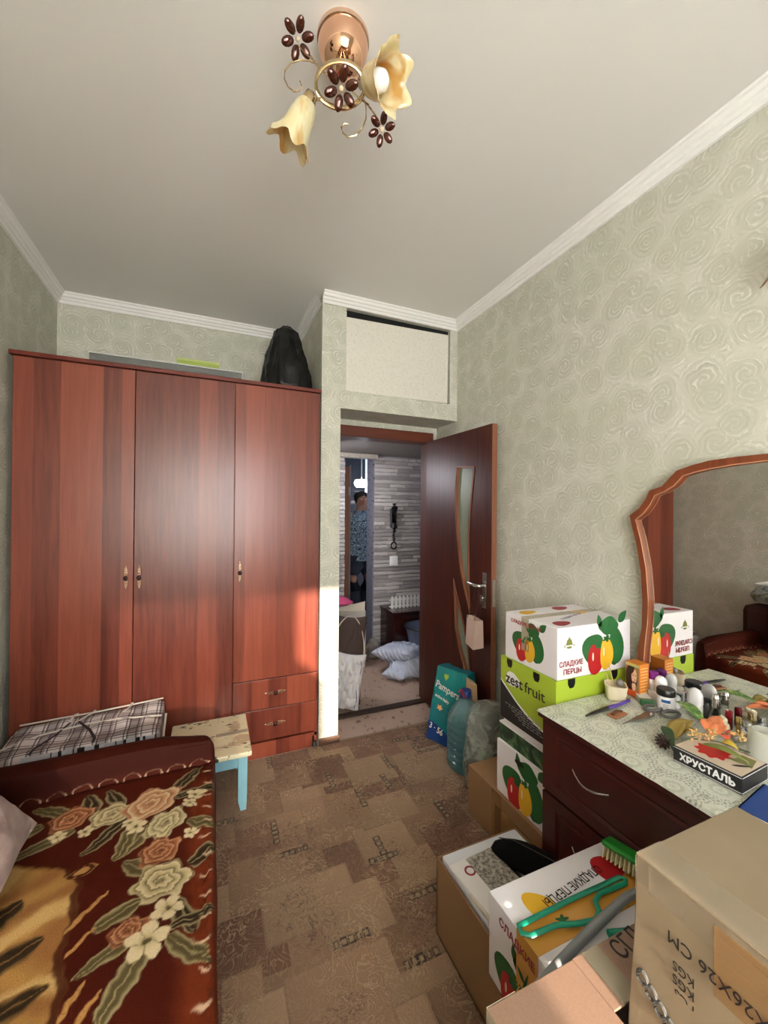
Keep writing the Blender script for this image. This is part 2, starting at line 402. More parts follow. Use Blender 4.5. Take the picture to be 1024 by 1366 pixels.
# floors
t = NT('hall_linoleum'); o = t.obj(); mp = t.mapping(o, (1, 0.55, 1), (0, 0, 0.5))
vo = t.n('TexVoronoi'); t.l(mp, vo.inputs[0]); vo.inputs['Scale'].default_value = 30
n1 = t.noise(mp, 30, 3); fl = t.math('MULTIPLY', t.rng(vo.outputs[0], 0.36, 0.22), t.rng(n1, 0.48, 0.58))
c = t.mix(t.noise(o, 6, 2), lin((176, 150, 132)), lin((196, 168, 150))); c = t.mix(fl, c, lin((112, 84, 74)))
t.base(c); t.p(Roughness=0.35)
M_lino = t.m
struct(bx((-1.0, YF-0.02, -0.1), (2.6, 6.6, 0)).build('floor_hall', M_lino))
struct(bx((XL-0.1, YB-0.3, -0.1), (XR+0.1, YF-0.02, -0.004)).build('floor', plain('floor_underlay', (92, 74, 56), 0.8)))

# ------------------------------------------------------------------ carpet (painted patchwork on a fine grid)
rs = np.random.RandomState(11)
def carpet():
    x = np.arange(-0.12, XR-0.003, 0.0035); y = np.arange(0.62, YF-0.002, 0.0035)
    Xg, Yg = np.meshgrid(x, y, indexing='ij')
    tones = [lin(c) for c in ((132, 101, 74), (150, 119, 90), (112, 78, 56), (140, 109, 82), (122, 88, 64), (160, 131, 101), (128, 90, 68))]
    C = np.ones(Xg.shape+(3,))*np.array(tones[3])
    rects = []
    for i in range(-1, 9):
        for j in range(0, 12):
            cx = i*0.225+(j%2)*0.11+rs.uniform(-.03, .03); cy = 0.55+j*0.17+(i%3)*0.05+rs.uniform(-.03, .03)
            rects.append((cx, cy, rs.uniform(.11, .17), rs.uniform(.09, .14), rs.randint(7)))
    rs.shuffle(rects)
    rects = [tuple(r) for r in rects]
    for cx, cy, hx, hy, k in rects:
        k = int(k); ins = (abs(Xg-cx) < hx) & (abs(Yg-cy) < hy)
        g = 0.80+0.40*(((Xg-cx)/hx+(Yg-cy)/hy*(1 if k % 2 else -1))*0.25+0.5)              # woven tone runs across each block
        C[ins] = (np.array(tones[k])*g[..., None])[ins]
        ed = ins & ((abs(Xg-cx) > hx-0.005) | (abs(Yg-cy) > hy-0.005)); C[ed] *= 0.82
    for q, (cx, cy, hx, hy, k) in enumerate(rects):
        if q % 2: continue
        hor = q % 4 == 0; n = 5
        lo, hi = sorted(((0.0, 1.0) if hor else (1.0, 0.0)))
        for b in range(n):
            sz_ = .008+.0016*((b*7+q) % 3)
            if hor: px, py = cx-hx+0.03+b*0.026, cy-hy+0.014
            else: px, py = cx+hx-0.014, cy+hy-0.03-b*0.026
            band = np.maximum(abs(Xg-px)/.016, abs(Yg-py)/.016) < 1; C[band] *= .86
            rr = (np.maximum(abs(Xg-px)/(sz_+.003*(not hor)), abs(Yg-py)/(sz_+.003*hor)))
            C[(rr < 1.12) & (rr >= 0.72)] = lin((52, 34, 24)); C[rr < 0.72] = lin((150, 130, 98))
    Z = np.full(Xg.shape, 0.004)
    P = np.stack([Xg, Yg, Z], -1)
    t = NT('carpet_pile'); a = t.n('VertexColor', layer_name='Col'); o = t.obj()
    n1 = t.noise(o, 15, 1.5, 0.45, 3.4); sc = t.rng(t.math('ABSOLUTE', t.math('SUBTRACT', n1, 0.5)), 0.0, 0.05, 1.0, 0.0)
    msk = t.rng(t.noise(o, 5.5, 1), 0.45, 0.6); n2 = t.noise(o, 500, 2)
    c = t.mix(t.math('MULTIPLY', sc, t.math('MULTIPLY_ADD', msk, 0.55, 0.2)), a.outputs[0], lin((196, 168, 132)))
    n3 = t.noise(o, 19, 1.5, 0.45, 3.0); sc3 = t.rng(t.math('ABSOLUTE', t.math('SUBTRACT', n3, 0.5)), 0.0, 0.05, 0.7, 0.0)
    c = t.mix(t.math('MULTIPLY', sc3, t.rng(t.noise(o, 4.5, 1), 0.5, 0.4)), c, lin((74, 48, 34)))
    c = t.mix(t.math('MULTIPLY', t.rng(n1, 0.62, 0.56), 0.0), c, lin((80, 55, 40)))
    c = t.mix(t.rng(n2, 0.35, 0.65, 0, 0.35), c, lin((74, 52, 38)))
    t.base(c); t.p(Roughness=0.95, Sheen_Weight=0.15); t.bump(t.math('ADD', n2, t.math('MULTIPLY', sc, 0.5)), 0.5, 0.004)
    o = grid_mesh('carpet', P, C, t.m, None, False)
    # rest of the same carpet under the furniture and behind the viewer
    P2 = np.array([[[XL, YB, 0.002], [XL, YF-0.002, 0.002]], [[XR, YB, 0.002], [XR, YF-0.002, 0.002]]]); C2 = np.ones((2, 2, 3))*np.array(tones[0])
    e = grid_mesh('carpet_field', P2, C2, t.m, o, False)
    sol = MB().box((PX-0.02, YF-0.008, 0), (1.55, YF+0.004, 0.006)).build('carpet_edging', plain('carpet_edging_tan', (150, 130, 104), 0.8), o)
    tag(o, 'brown patchwork patterned carpet covering the room floor', 'carpet')
carpet()

# ------------------------------------------------------------------ wardrobe
wd = thing('wardrobe', 'tall three-door reddish-brown wardrobe with two small drawers', 'wardrobe', (-0.12, 2.68, 0))
WL, WR, WT = -0.855, 0.597, 2.125
MB().box((WL, 2.41, 0.0), (WL+0.016, 2.97, WT)).box((WR-0.016, 2.41, 0.0), (WR, 2.97, WT)).box((WL, 2.955, 0.05), (WR, 2.97, WT)).box((WL, 2.41, 0.06), (WR, 2.96, 0.08)).box((0.105, 2.415, 0.06), (0.12, 2.96, WT)).build('body', M_ward, wd)
MB().box((WL-0.012, 2.378, WT), (WR+0.004, 2.975, WT+0.020)).build('top_panel', M_ward_top, wd, bevel=0.003)
MB().box((WL+0.01, 2.40, 0), (WR-0.03, 2.412, 0.085)).build('plinth', M_ward, wd)
MB().lathe([(0.012, 0), (0.016, 0.004), (0.012, 0.03)], 12, Matrix.Translation((WR-0.016, 2.40, 0))).build('foot', plain('grey_foot', (70, 66, 62), .6), wd)
def ornate_plate(mb, c, vertical=True, L=0.062):
    def f(a, b, d=0):
        return (c[0]+(b if vertical else a), c[1]-d, c[2]+(a if vertical else b))
    for s in (-1, 1):
        mb.tube([f(s*(0.012+0.003*k), 0.008*math.sin(k*0.9), 0.003) for k in range(12)], 0.0024, 5)
        mb.tube([f(s*(0.012+0.003*k), -0.008*math.sin(k*0.9), 0.003) for k in range(12)], 0.0024, 5)
        for q, r in ((0.018, 0.0065), (0.031, 0.0055), (0.043, 0.0045)):
            mb.tube([f(s*q+r*math.cos(a), r*math.sin(a), 0.003) for a in [i*PI/5 for i in range(10)]], 0.0022, 5, True)
        mb.ball(f(s*0.053, 0, 0.003), 0.004, 8, sc=(1, 0.5, 1.6) if vertical else (1.6, 0.5, 1)); mb.ball(f(s*L*0.98, 0, 0.002), 0.0025, 6)
def door_leaf(x0, x1, z0, z1, hx, off):
    # shared laminate: each leaf shifts the board pattern by its own object origin
    d = MB().box((x0+0.0018, 2.392, z0), (x1-0.0018, 2.410, z1)).build('door', M_ward, wd, bevel=0.0015, origin=(x0+off, 2.4, z0))
    mb = MB(); ornate_plate(mb, (hx, 2.391, 1.068)); h = mb.build('handle', M_brass, d, True)
    h.matrix_parent_inverse = Matrix.Translation(-Vector(d.location))
    k = MB().lathe([(0.003, 0), (0.003, 0.012), (0.010, 0.016), (0.011, 0.022), (0.006, 0.027)], 14, Matrix.Translation((hx, 2.391, 1.066))@Matrix.Rotation(PI/2, 4, 'X')).build('knob', plain('dark_knob', (62, 40, 34), .3, .6), d, True)
    k.matrix_parent_inverse = Matrix.Translation(-Vector(d.location))
door_leaf(WL, -0.364, 0.085, WT-0.003, -0.396, 0)
door_leaf(-0.364, 0.114, 0.085, WT-0.003, -0.338, 0.31)
door_leaf(0.114, WR, 0.452, WT-0.003, 0.146, 0.77)
for z0, z1, hz, off in ((0.281, 0.447, 0.368, 0.13), (0.10, 0.277, 0.191, 0.41)):
    d = MB().box((0.116, 2.392, z0), (WR-0.002, 2.410, z1)).build('drawer', M_ward, wd, bevel=0.0015, origin=(0.1+off, 2.4, z0))
    mb = MB(); ornate_plate(mb, (0.347, 2.391, hz), False); h = mb.build('handle', M_brass, d, True); h.matrix_parent_inverse = Matrix.Translation(-Vector(d.location))
    k = MB().lathe([(0.003, 0), (0.003, 0.012), (0.010, 0.016), (0.011, 0.022), (0.006, 0.027)], 14, Matrix.Translation((0.347, 2.391, hz))@Matrix.Rotation(PI/2, 4, 'X')).build('knob', plain('dark_knob', (62, 40, 34), .3, .6), d, True)
    k.matrix_parent_inverse = Matrix.Translation(-Vector(d.location))

# things on top of the wardrobe
M_film = NT('clear_film'); M_film.base((0.9, 0.92, 0.9)); M_film.p(Roughness=0.12, Alpha=0.13, Specular_IOR_Level=0.8); n_ = M_film.noise(M_film.obj(), 30, 3, 0.6, 1); M_film.bump(n_, 0.6, 0.01); M_film = M_film.m
WZ = WT+0.020
fp = thing('wrapped_panel', 'long flat dark panel in clear film lying on the wardrobe', 'panel', (-0.22, 2.55, WZ))
MB().box((-0.575, 2.45, WZ+0.006), (0.15, 2.75, WZ+0.056)).build('panel', plain('dark_green_glass', (52, 56, 48), 0.25), fp)
MB().box((-0.580, 2.445, WZ+0.057), (0.155, 2.755, WZ+0.062)).build('rim', M_white, fp, bevel=0.002)
sv = []; 
mb = MB(); mb.box((-0.592, 2.435, WZ+0.001), (0.168, 2.765, WZ+0.066)); mb.build('film_wrap', M_film, fp, bevel=0.014)
gb = thing('flat_carton', 'flat lime green carton lying on the wrapped panel', 'carton', (-0.08, 2.6, WZ+0.067))
MB().box((-0.185, 2.48, WZ+0.067), (0.03, 2.66, WZ+0.100)).build('box', plain('lime_card', (150, 168, 70), 0.5), gb, bevel=0.002)
MB().box((-0.186, 2.479, WZ+0.092), (0.031, 2.661, WZ+0.106)).build('lid', plain('pale_lime_card', (176, 190, 112), 0.5), gb, bevel=0.002)
cr = MB(); vs = []; fs = []
for j in range(7):
    for i in range(22):
        px, py = -0.80+i*0.011, 2.50+j*0.03; e = math.sin(PI*i/21)*math.sin(PI*j/6)
        vs.append((px, py, WZ+0.002+0.035*e*(0.6+0.4*mnoise.noise(Vector((px*30, py*20, 0))))))
for j in range(6):
    for i in range(21): fs.append((j*22+i, j*22+i+1, (j+1)*22+i+1, (j+1)*22+i))
tag(cr.add(vs, fs).build('film_sheet', M_film, None, True), 'crumpled clear plastic film at the left end of the wardrobe top', 'plastic film')

def lump(name, prof, n, M, mat, amp, freq, seed=0, parent=None, vert=1.0, fold=0):
    mb = MB(); vs = []; fs = []; k = len(prof)
    for j, (r, z) in enumerate(prof):
        for i in range(n):
            a = 2*PI*i/n
            nn = mnoise.fractal(Vector((math.cos(a)*freq, math.sin(a)*freq, z*freq*4*vert+seed)), 0.8, 2.0, 4)
            rr = r*(1+amp*nn+(0.05*math.sin(a*fold+seed+z*9) if fold else 0)); vs.append(M@Vector((rr*math.cos(a), rr*math.sin(a), z+0.15*amp*r*nn*(1 if 0 < j < k-1 else 0))))
    for j in range(k-1):
        for i in range(n): fs.append((j*n+i, j*n+(i+1)%n, (j+1)*n+(i+1)%n, (j+1)*n+i))
    fs += [tuple(range(n))[::-1], tuple(range((k-1)*n, k*n))]
    return mb.add(vs, fs).build(name, mat, parent, True)
def smoothprof(pts, n):
    out = []
    for i in range(n+1):
        t = i/n*(len(pts)-1); k = min(int(t), len(pts)-2); f = t-k; f = f*f*(3-2*f)
        out.append((pts[k][0]*(1-f)+pts[k+1][0]*f, pts[k][1]+(pts[k+1][1]-pts[k][1])*(t-k)))
    return out
t = NT('bin_bag_plastic'); t.base(lin((10, 10, 11))); t.p(Roughness=0.32); n1 = t.noise(t.mapping(t.obj(), (1, 1, .25)), 34, 4, .6, .8); t.bump(n1, 0.7, 0.012)
M_bin = t.m
bb = lump('rubbish_bag', smoothprof([(0.12, 0), (0.155, 0.03), (0.150, 0.12), (0.125, 0.22), (0.098, 0.32), (0.075, 0.39), (0.035, 0.430), (0.004, 0.438)], 40), 64, Matrix.Translation((0.425, 2.60, WZ))@Matrix.Diagonal((1, 1.0, 1, 1)), M_bin, 0.10, 2.2, 3, vert=0.6, fold=11)
tag(bb, 'full black rubbish bag standing on the right end of the wardrobe', 'bag')

# ------------------------------------------------------------------ open room door
HG = Vector((1.4625, 2.635, 0)); FE = Vector((1.502, 1.922, 0)); DD = (FE-HG).normalized(); DN = Vector((DD.y, -DD.x, 0))   # DN points to the room (-x)
if DN.x > 0: DN = -DN
DLEN = (FE-HG).length
def dp(s, z, d=0): return HG+DD*s+Vector((0, 0, z))-DN*d      # d>0 goes into the leaf
door = thing('room_door', 'open reddish-brown room door with curved frosted glass inserts', 'door', HG)
top_in = [(0.383, 1.719), (0.558, 1.700), (0.540, 1.56), (0.520, 1.42), (0.510, 1.28), (0.508, 1.18), (0.512, 1.06), (0.519, 0.92), (0.523, 0.785), (0.495, 0.86), (0.455, 0.95), (0.425, 1.04), (0.400, 1.16), (0.378, 1.30), (0.364, 1.45), (0.361, 1.56), (0.368, 1.65)]
low_in = [(0.350, 0.975), (0.383, 0.89), (0.415, 0.815), (0.465, 0.70), (0.505, 0.585), (0.524, 0.47), (0.529, 0.327), (0.480, 0.405), (0.423, 0.511), (0.371, 0.653), (0.362, 0.80)]
def inset(poly, d):
    n = len(poly); out = []; A = sum(poly[i][0]*poly[(i+1)%n][1]-poly[(i+1)%n][0]*poly[i][1] for i in range(n)); s = 1 if A > 0 else -1
    for i in range(n):
        p0, p, p1 = (Vector(poly[(i+k)%n]) for k in (-1, 0, 1))
        a = (p-p0).normalized(); b = (p1-p).normalized(); na = Vector((-a.y, a.x))*s; nb = Vector((-b.y, b.x))*s
        q = na+nb; q = q/max(0.35, (1+na.dot(nb))); out.append((p.x+q.x*d, p.y+q.y*d))
    return out
# leaf with real openings cut by triangulated fill
def holed_plate(name, outer, holes, f, thick, mat, parent):
    bm = bmesh.new(); loops = []
    for lp in [outer]+holes:
        vv = [bm.verts.new(f(a, b, 0)) for a, b in lp]; loops.append([bm.edges.new((vv[i], vv[(i+1)%len(vv)])) for i in range(len(vv))])
    bmesh.ops.triangle_fill(bm, use_beauty=True, use_dissolve=False, edges=[e for l in loops for e in l])
    # drop faces inside holes
    def inside(p, poly):
        c = False; n = len(poly)
        for i in range(n):
            (x1, y1), (x2, y2) = poly[i], poly[(i+1)%n]
            if (y1 > p[1]) != (y2 > p[1]) and p[0] < (x2-x1)*(p[1]-y1)/(y2-y1)+x1: c = not c
        return c
    loc = {v: ab for lp in [0] for v, ab in zip(bm.verts, [q for l in [outer]+holes for q in l])}
    kill = []
    for fc in bm.faces:
        c = [sum(loc[v][k] for v in fc.verts)/3 for k in (0, 1)]
        if any(inside(c, h) for h in holes): kill.append(fc)
    bmesh.ops.delete(bm, geom=kill, context='FACES_ONLY')
    r = bmesh.ops.extrude_face_region(bm, geom=list(bm.faces)); off = Vector(f(0, 0, thick))-Vector(f(0, 0, 0))
    bmesh.ops.translate(bm, vec=off, verts=[g for g in r['geom'] if isinstance(g, bmesh.types.BMVert)])
    bmesh.ops.recalc_face_normals(bm, faces=bm.faces)
    me = bpy.data.meshes.new(name); bm.to_mesh(me); bm.free(); me.materials.append(mat)
    ob = bpy.data.objects.new(name, me); COL.objects.link(ob)
    if parent: ob.parent = parent; ob.matrix_parent_inverse = Matrix.Translation(-parent_world(parent))
    return ob
holed_plate('leaf', [(0, 0.012), (DLEN, 0.012), (DLEN, 1.935), (0, 1.935)], [top_in, low_in], dp, 0.036, M_door, door)
M_frost = plain('frosted_glass', (150, 160, 138), 0.35, var=0.03, Transmission_Weight=0.25)
for poly in (top_in, low_in):
    g = MB().prism(poly, lambda a, b, d: dp(a, b, 0.014+d), 0.006).build('glass_pane', M_frost, door)
    ins = inset(poly, 0.012); n = len(poly); mb = MB(); vs = []
    for lp, dd in ((poly, -0.006), (ins, -0.004), (ins, 0.014), (poly, 0.014)):
        vs += [dp(a, b, dd) for a, b in lp]
    fs = [(r*n+i, r*n+(i+1)%n, ((r+1)%4)*n+(i+1)%n, ((r+1)%4)*n+i) for r in range(4) for i in range(n)]
    mb.add(vs, fs).build('glass_bead', M_trimwood, door)
MB().prism([(DLEN, 0.012), (DLEN+0.003, 0.012), (DLEN+0.003, 1.935), (DLEN, 1.935)], dp, 0.036).build('edge_band', M_trimwood, door)
MB().prism([(DLEN+0.003, 0.86), (DLEN+0.0045, 0.86), (DLEN+0.0045, 1.02), (DLEN+0.003, 1.02)], lambda a, b, d: dp(a, b, d+0.006), 0.024).build('latch_plate', M_chrome, door)
hp = MB().prism([(0.642, 0.845), (0.676, 0.845), (0.676, 1.055), (0.642, 1.055)], lambda a, b, d: dp(a, b, -0.006+d), 0.006).build('handle_plate', M_chrome, door, bevel=0.002)
MB().tube([dp(0.659, 0.978, -0.006), dp(0.659, 0.978, -0.045), dp(0.650, 0.978, -0.052), dp(0.60, 0.980, -0.052), dp(0.565, 0.985, -0.050)], [0.009, 0.009, 0.009, 0.008, 0.007], 10, flat=1.3).build('handle', M_chrome, door, True)
kk = MB().ball(dp(0.659, 0.905, -0.016), 0.010, 10).box(dp(0.655, 0.885, -0.030), dp(0.663, 0.925, -0.022)); kk.build('key', M_chrome, door, True)
MB().tube([dp(0.662, 0.885, -0.028)+Vector((0, 0.012*math.cos(a), 0.012*math.sin(a))) for a in [i*PI/5 for i in range(10)]], 0.0015, 6, True).build('key_ring', M_chrome, door, True)
# paper gift bag hung on the handle
pb = thing('gift_bag', 'small pale pink paper bag hanging from the door handle', 'bag', dp(0.63, 0.62, -0.05))
M_pink = plain('pink_paper', (214, 186, 174), 0.55, bump=0.1)
def bagp(a, b, d): return dp(0.575+a, 0.625+b, -0.020-d)
mb = MB(); f0 = [bagp(0, 0, 0.055), bagp(0.085, -0.018, 0.065), bagp(0.085, 0.150, 0.055), bagp(0, 0.168, 0.045), bagp(0.02, 0.0, 0.006), bagp(0.115, -0.005, 0.012), bagp(0.115, 0.155, 0.018), bagp(0.02, 0.165, 0.010)]
mb.add(f0, [(0, 1, 2, 3), (4, 7, 6, 5), (0, 4, 5, 1), (1, 5, 6, 2), (3, 7, 4, 0)]).build('bag_body', M_pink, pb)
mb = MB()
for q in (0.055, 0.016):
    mb.tube([bagp(0.02, 0.16, q), bagp(0.04, 0.24, q*0.8), bagp(0.060, 0.33, 0.028), bagp(0.072, 0.36, 0.025), bagp(0.085, 0.31, 0.028), bagp(0.095, 0.24, q*0.8), bagp(0.085, 0.155, q)], 0.0018, 6)
mb.build('cord_handle', plain('dark_cord', (70, 40, 40), .7), pb, True)

# ------------------------------------------------------------------ hall beyond the doorway
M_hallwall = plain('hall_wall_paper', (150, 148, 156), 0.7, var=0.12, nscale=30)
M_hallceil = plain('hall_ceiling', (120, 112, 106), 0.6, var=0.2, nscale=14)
CZ = 2.0
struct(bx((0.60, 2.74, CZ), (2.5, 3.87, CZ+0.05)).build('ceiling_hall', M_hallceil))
HY = 3.85
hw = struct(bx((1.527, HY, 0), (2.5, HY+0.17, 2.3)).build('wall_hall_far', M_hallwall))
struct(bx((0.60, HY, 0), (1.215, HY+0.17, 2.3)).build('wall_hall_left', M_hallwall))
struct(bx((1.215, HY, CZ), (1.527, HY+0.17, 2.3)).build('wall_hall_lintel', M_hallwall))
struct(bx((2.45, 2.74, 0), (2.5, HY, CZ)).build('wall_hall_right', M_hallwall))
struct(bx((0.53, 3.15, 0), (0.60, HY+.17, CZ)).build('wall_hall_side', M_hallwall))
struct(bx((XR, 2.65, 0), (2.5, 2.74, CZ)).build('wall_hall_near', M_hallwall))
# stone cladding, each stone a piece of the wall
def stone_mat():
    t = NT('ledge_stone'); o = t.obj(); oi = t.n('ObjectInfo'); n1 = t.noise(o, 22, 4, .6)
    add = t.n('VectorMath', operation='ADD'); t.l(o, add.inputs[0]); t.l(oi.outputs['Location'], add.inputs[1])
    n2 = t.noise(add.outputs[0], 40, 4, .7)
    f = t.math('ADD', t.math('MULTIPLY', n2, .7), t.math('MULTIPLY', oi.outputs['Random'], .3))
    t.base(t.ramp(f, [(0.25, lin((118, 108, 104))), (0.5, lin((188, 180, 174))), (0.75, lin((222, 216, 210)))])); t.p(Roughness=.85); t.bump(n2, .6, .008); return t.m
M_stone = stone_mat()
smesh = []
for q in range(6):
    r2 = random.Random(q); mb = MB(); nx = 5; vs = []; 
    top = [(i/nx, 1-0.18*r2.random()*(1 if 0 < i < nx else 0.5)) for i in range(nx+1)]; bot = [(i/nx, 0.18*r2.random()*(1 if 0 < i < nx else .5)) for i in range(nx+1)]
    for (a, b), (c_, d_) in zip(top, bot):
        y0 = -0.35-0.65*r2.random(); vs += [(a, 0, b), (a, y0, b-0.1), (c_, y0*0.9, d_+0.1), (c_, 0, d_)]
    fs = [(4*i+k, 4*i+4+k, 4*i+4+k+1, 4*i+k+1) for i in range(nx) for k in range(3)]+[(0, 1, 2, 3), (4*nx+3, 4*nx+2, 4*nx+1, 4*nx)]
    me = bpy.data.meshes.new('stone'); me.from_pydata(vs, [], fs); me.materials.append(M_stone); me.update(); smesh.append(me)
def stones(x0, x1, y, z0, z1, parent, rows, ln=(0.10, 0.26), rng_=random.Random(3)):
    hz = (z1-z0)/rows; cnt = 0
    for r in range(rows):
        x = x0-(rng_.random()*0.08 if rng_.random() > .4 else 0)
        while x < x1:
            L = rng_.uniform(*ln); a = max(x, x0); b = min(x+L, x1); x += L
            if b-a < 0.02: continue
            o = bpy.data.objects.new('stone', rng_.choice(smesh)); COL.objects.link(o); o.parent = parent
            o.location = (a+0.002, y, z0+r*hz+0.001); o.scale = (b-a-0.004, 0.010+0.016*rng_.random(), hz-0.002); cnt += 1
    return cnt
stones(1.527, 2.12, HY, 0.02, 1.99, hw, 50, (0.14, 0.34), random.Random(3))
hl = bpy.data.objects['wall_hall_left']
stones(1.09, 1.215, HY, 0.5, 1.96, hl, 36, (0.14, 0.2), random.Random(5))
# speckled corner strip on the return of the wall
t = NT('speckled_blue_paper'); o = t.obj(); vo = t.n('TexVoronoi'); t.l(o, vo.inputs[0]); vo.inputs['Scale'].default_value = 22
t.base(t.mix(t.rng(vo.outputs[0], .28, .2), lin((122, 122, 134)), lin((58, 56, 66)))); t.p(Roughness=.6)
struct(bx((1.517, HY-0.004, 0), (1.529, HY+0.174, CZ)).build('trim_3', t.m))
struct(bx((1.0, HY-0.09, CZ-0.045), (1.53, HY-0.0, CZ-0.005)).build('trim_4', plain('patterned_strip', (176, 166, 152), .6, var=.4, nscale=60)))
# room beyond
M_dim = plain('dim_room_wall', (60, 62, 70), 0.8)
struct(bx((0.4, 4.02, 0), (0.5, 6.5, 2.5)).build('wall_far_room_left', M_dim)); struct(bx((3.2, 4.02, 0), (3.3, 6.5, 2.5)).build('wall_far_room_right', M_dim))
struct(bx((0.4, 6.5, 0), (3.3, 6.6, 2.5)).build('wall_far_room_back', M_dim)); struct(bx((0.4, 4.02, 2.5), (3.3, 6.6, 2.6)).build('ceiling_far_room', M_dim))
p0 = ony(459.5, 630, 4.35); p1 = ony(467.5, 630, 4.35)
fd = thing('far_door', 'brown door leaf standing open beyond the stone-clad corner', 'door', (p0.x, 4.35, 0))
MB().box((p0.x-0.02, 4.33, 0.01), (p1.x-0.02, 4.37, 1.93)).build('leaf', M_trimwood, fd); MB().box((p1.x-0.02, 4.33, 0.01), (p1.x+0.0, 4.40, 1.95)).build('edge', plain('grey_jamb', (120, 110, 108), .6), fd)
MB().box((p1.x-0.03, 4.325, 1.60), (p1.x, 4.332, 1.70)).build('hinge', M_chrome, fd)
pl_ = ony(482, 646, 5.9)
fl = thing('ceiling_light', 'glowing white round ceiling light seen through the far doorway', 'lamp', pl_)
t = NT('lit_glass'); t.base((1, 1, 1)); t.p(Emission_Color=(0.85, 0.93, 1, 1), Emission_Strength=7.0)
MB().lathe([(0.02, -0.05), (0.08, -0.045), (0.11, -0.01), (0.115, 0.03), (0.10, 0.05)], 20, Matrix.Translation(pl_)).build('shade', t.m, fl, True)
MB().lathe([(0.11, 0.05), (0.11, 0.07), (0.01, 0.07), (0.008, 2.5-pl_.z)], 16, Matrix.Translation(pl_)).build('mount', M_white, fl)
lamp('far_room_lamp', 'POINT', pl_+Vector((0, -0.25, -0.15)), None, 3, (0.85, 0.93, 1.0), 0.1)
pc = ony(487, 630, 6.3); pc2 = ony(500, 674, 6.3)
t = NT('backlit_curtain'); t.base(lin((210, 225, 240))); t.p(Emission_Color=(0.6, 0.75, 1, 1), Emission_Strength=0.35, Roughness=.8)
vs = []; fs = []
for i in range(25):
    x = pc.x+(pc2.x+0.25-pc.x)*i/24; yy = 6.3+0.02*math.sin(i*1.4); vs += [(x, yy, pc2.z), (x, yy, 2.495)]
for i in range(24): fs.append((2*i, 2*i+2, 2*i+3, 2*i+1))
tag(MB().add(vs, fs).build('curtain', t.m, None, True), 'pale backlit curtain at the far end beyond the hall', 'curtain')

# intercom handset
ic = thing('intercom_handset', 'black intercom handset with coiled cord on the stone-clad wall', 'telephone', ony(524, 690, HY-0.03))
c0 = ony(524.5, 691, HY-0.035)
MB().box((c0.x-0.035, HY-0.045, c0.z-0.10), (c0.x+0.035, HY-0.022, c0.z+0.10)).build('base', M_black, ic, bevel=0.008)
MB().tube([(c0.x, HY-0.062, c0.z+0.145), (c0.x, HY-0.07, c0.z+0.11), (c0.x, HY-0.058, c0.z+0.06), (c0.x, HY-0.056, c0.z-0.05), (c0.x, HY-0.068, c0.z-0.10), (c0.x, HY-0.062, c0.z-0.135)], [0.026, 0.036, 0.026, 0.024, 0.034, 0.026], 12, flat=.7).build('handset', M_black, ic, True)
MB().tube([(c0.x+0.012*math.sin(i*1.9)-0.00, HY-0.05+0.01*math.cos(i*1.9), c0.z-0.14-0.007*i) if i < 16 else (c0.x+0.03*math.sin((i-16)*.62), HY-0.05, c0.z-0.25-0.035*(1-math.cos((i-16)*.62))) for i in range(27)], 0.008, 6).build('cord', M_black, ic, True)
sw = thing('light_switch', 'white double switch on the stone-clad hall wall', 'switch', ony(525, 748, HY-0.03))
c1 = ony(525, 748, HY-0.03)
MB().box((c1.x-0.045, HY-0.036, c1.z-0.05), (c1.x+0.045, HY-0.022, c1.z+0.05)).build('plate', M_white, sw, bevel=.004)
for s in (-1, 1): MB().box((c1.x+s*0.017-0.014, HY-0.042, c1.z-0.03), (c1.x+s*0.017+0.014, HY-0.034, c1.z+0.03)).build('rocker', M_white, sw, bevel=.002)

# cabinet with little white fence
cabx0 = 1.60; cabz = 0.46
cb = thing('hall_cabinet', 'low dark glossy brown cabinet against the hall wall', 'cabinet', (1.9, 3.65, 0))
M_gloss = plain('glossy_dark_brown', (48, 20, 16), 0.12)
MB().box((cabx0, 3.50, 0.02), (2.25, 3.82, cabz-0.02)).build('body', M_gloss, cb); MB().box((cabx0-0.01, 3.485, cabz-0.02), (2.26, 3.825, cabz)).build('top', M_gloss, cb, bevel=.004)
for k in range(2): MB().box((cabx0+0.01+k*0.32, 3.49, 0.04), (cabx0+0.32+k*0.32, 3.50, cabz-0.03)).build('door', M_gloss, cb, bevel=.003)
fe = thing('picket_fence', 'small white decorative picket fence standing on the cabinet', 'fence', (1.85, 3.72, cabz))
for k in range(11):
    x = cabx0+0.045+k*0.042; MB().prism([(x, cabz), (x+0.026, cabz), (x+0.026, cabz+0.105), (x+0.013, cabz+0.125), (x, cabz+0.105)], lambda a, b, d: (a, 3.66+d, b), 0.006).build('picket', M_white, fe)
for zz in (0.012, 0.075): MB().box((cabx0+0.03, 3.667, cabz+zz), (cabx0+0.51, 3.673, cabz+zz+0.016)).build('rail', M_white, fe)

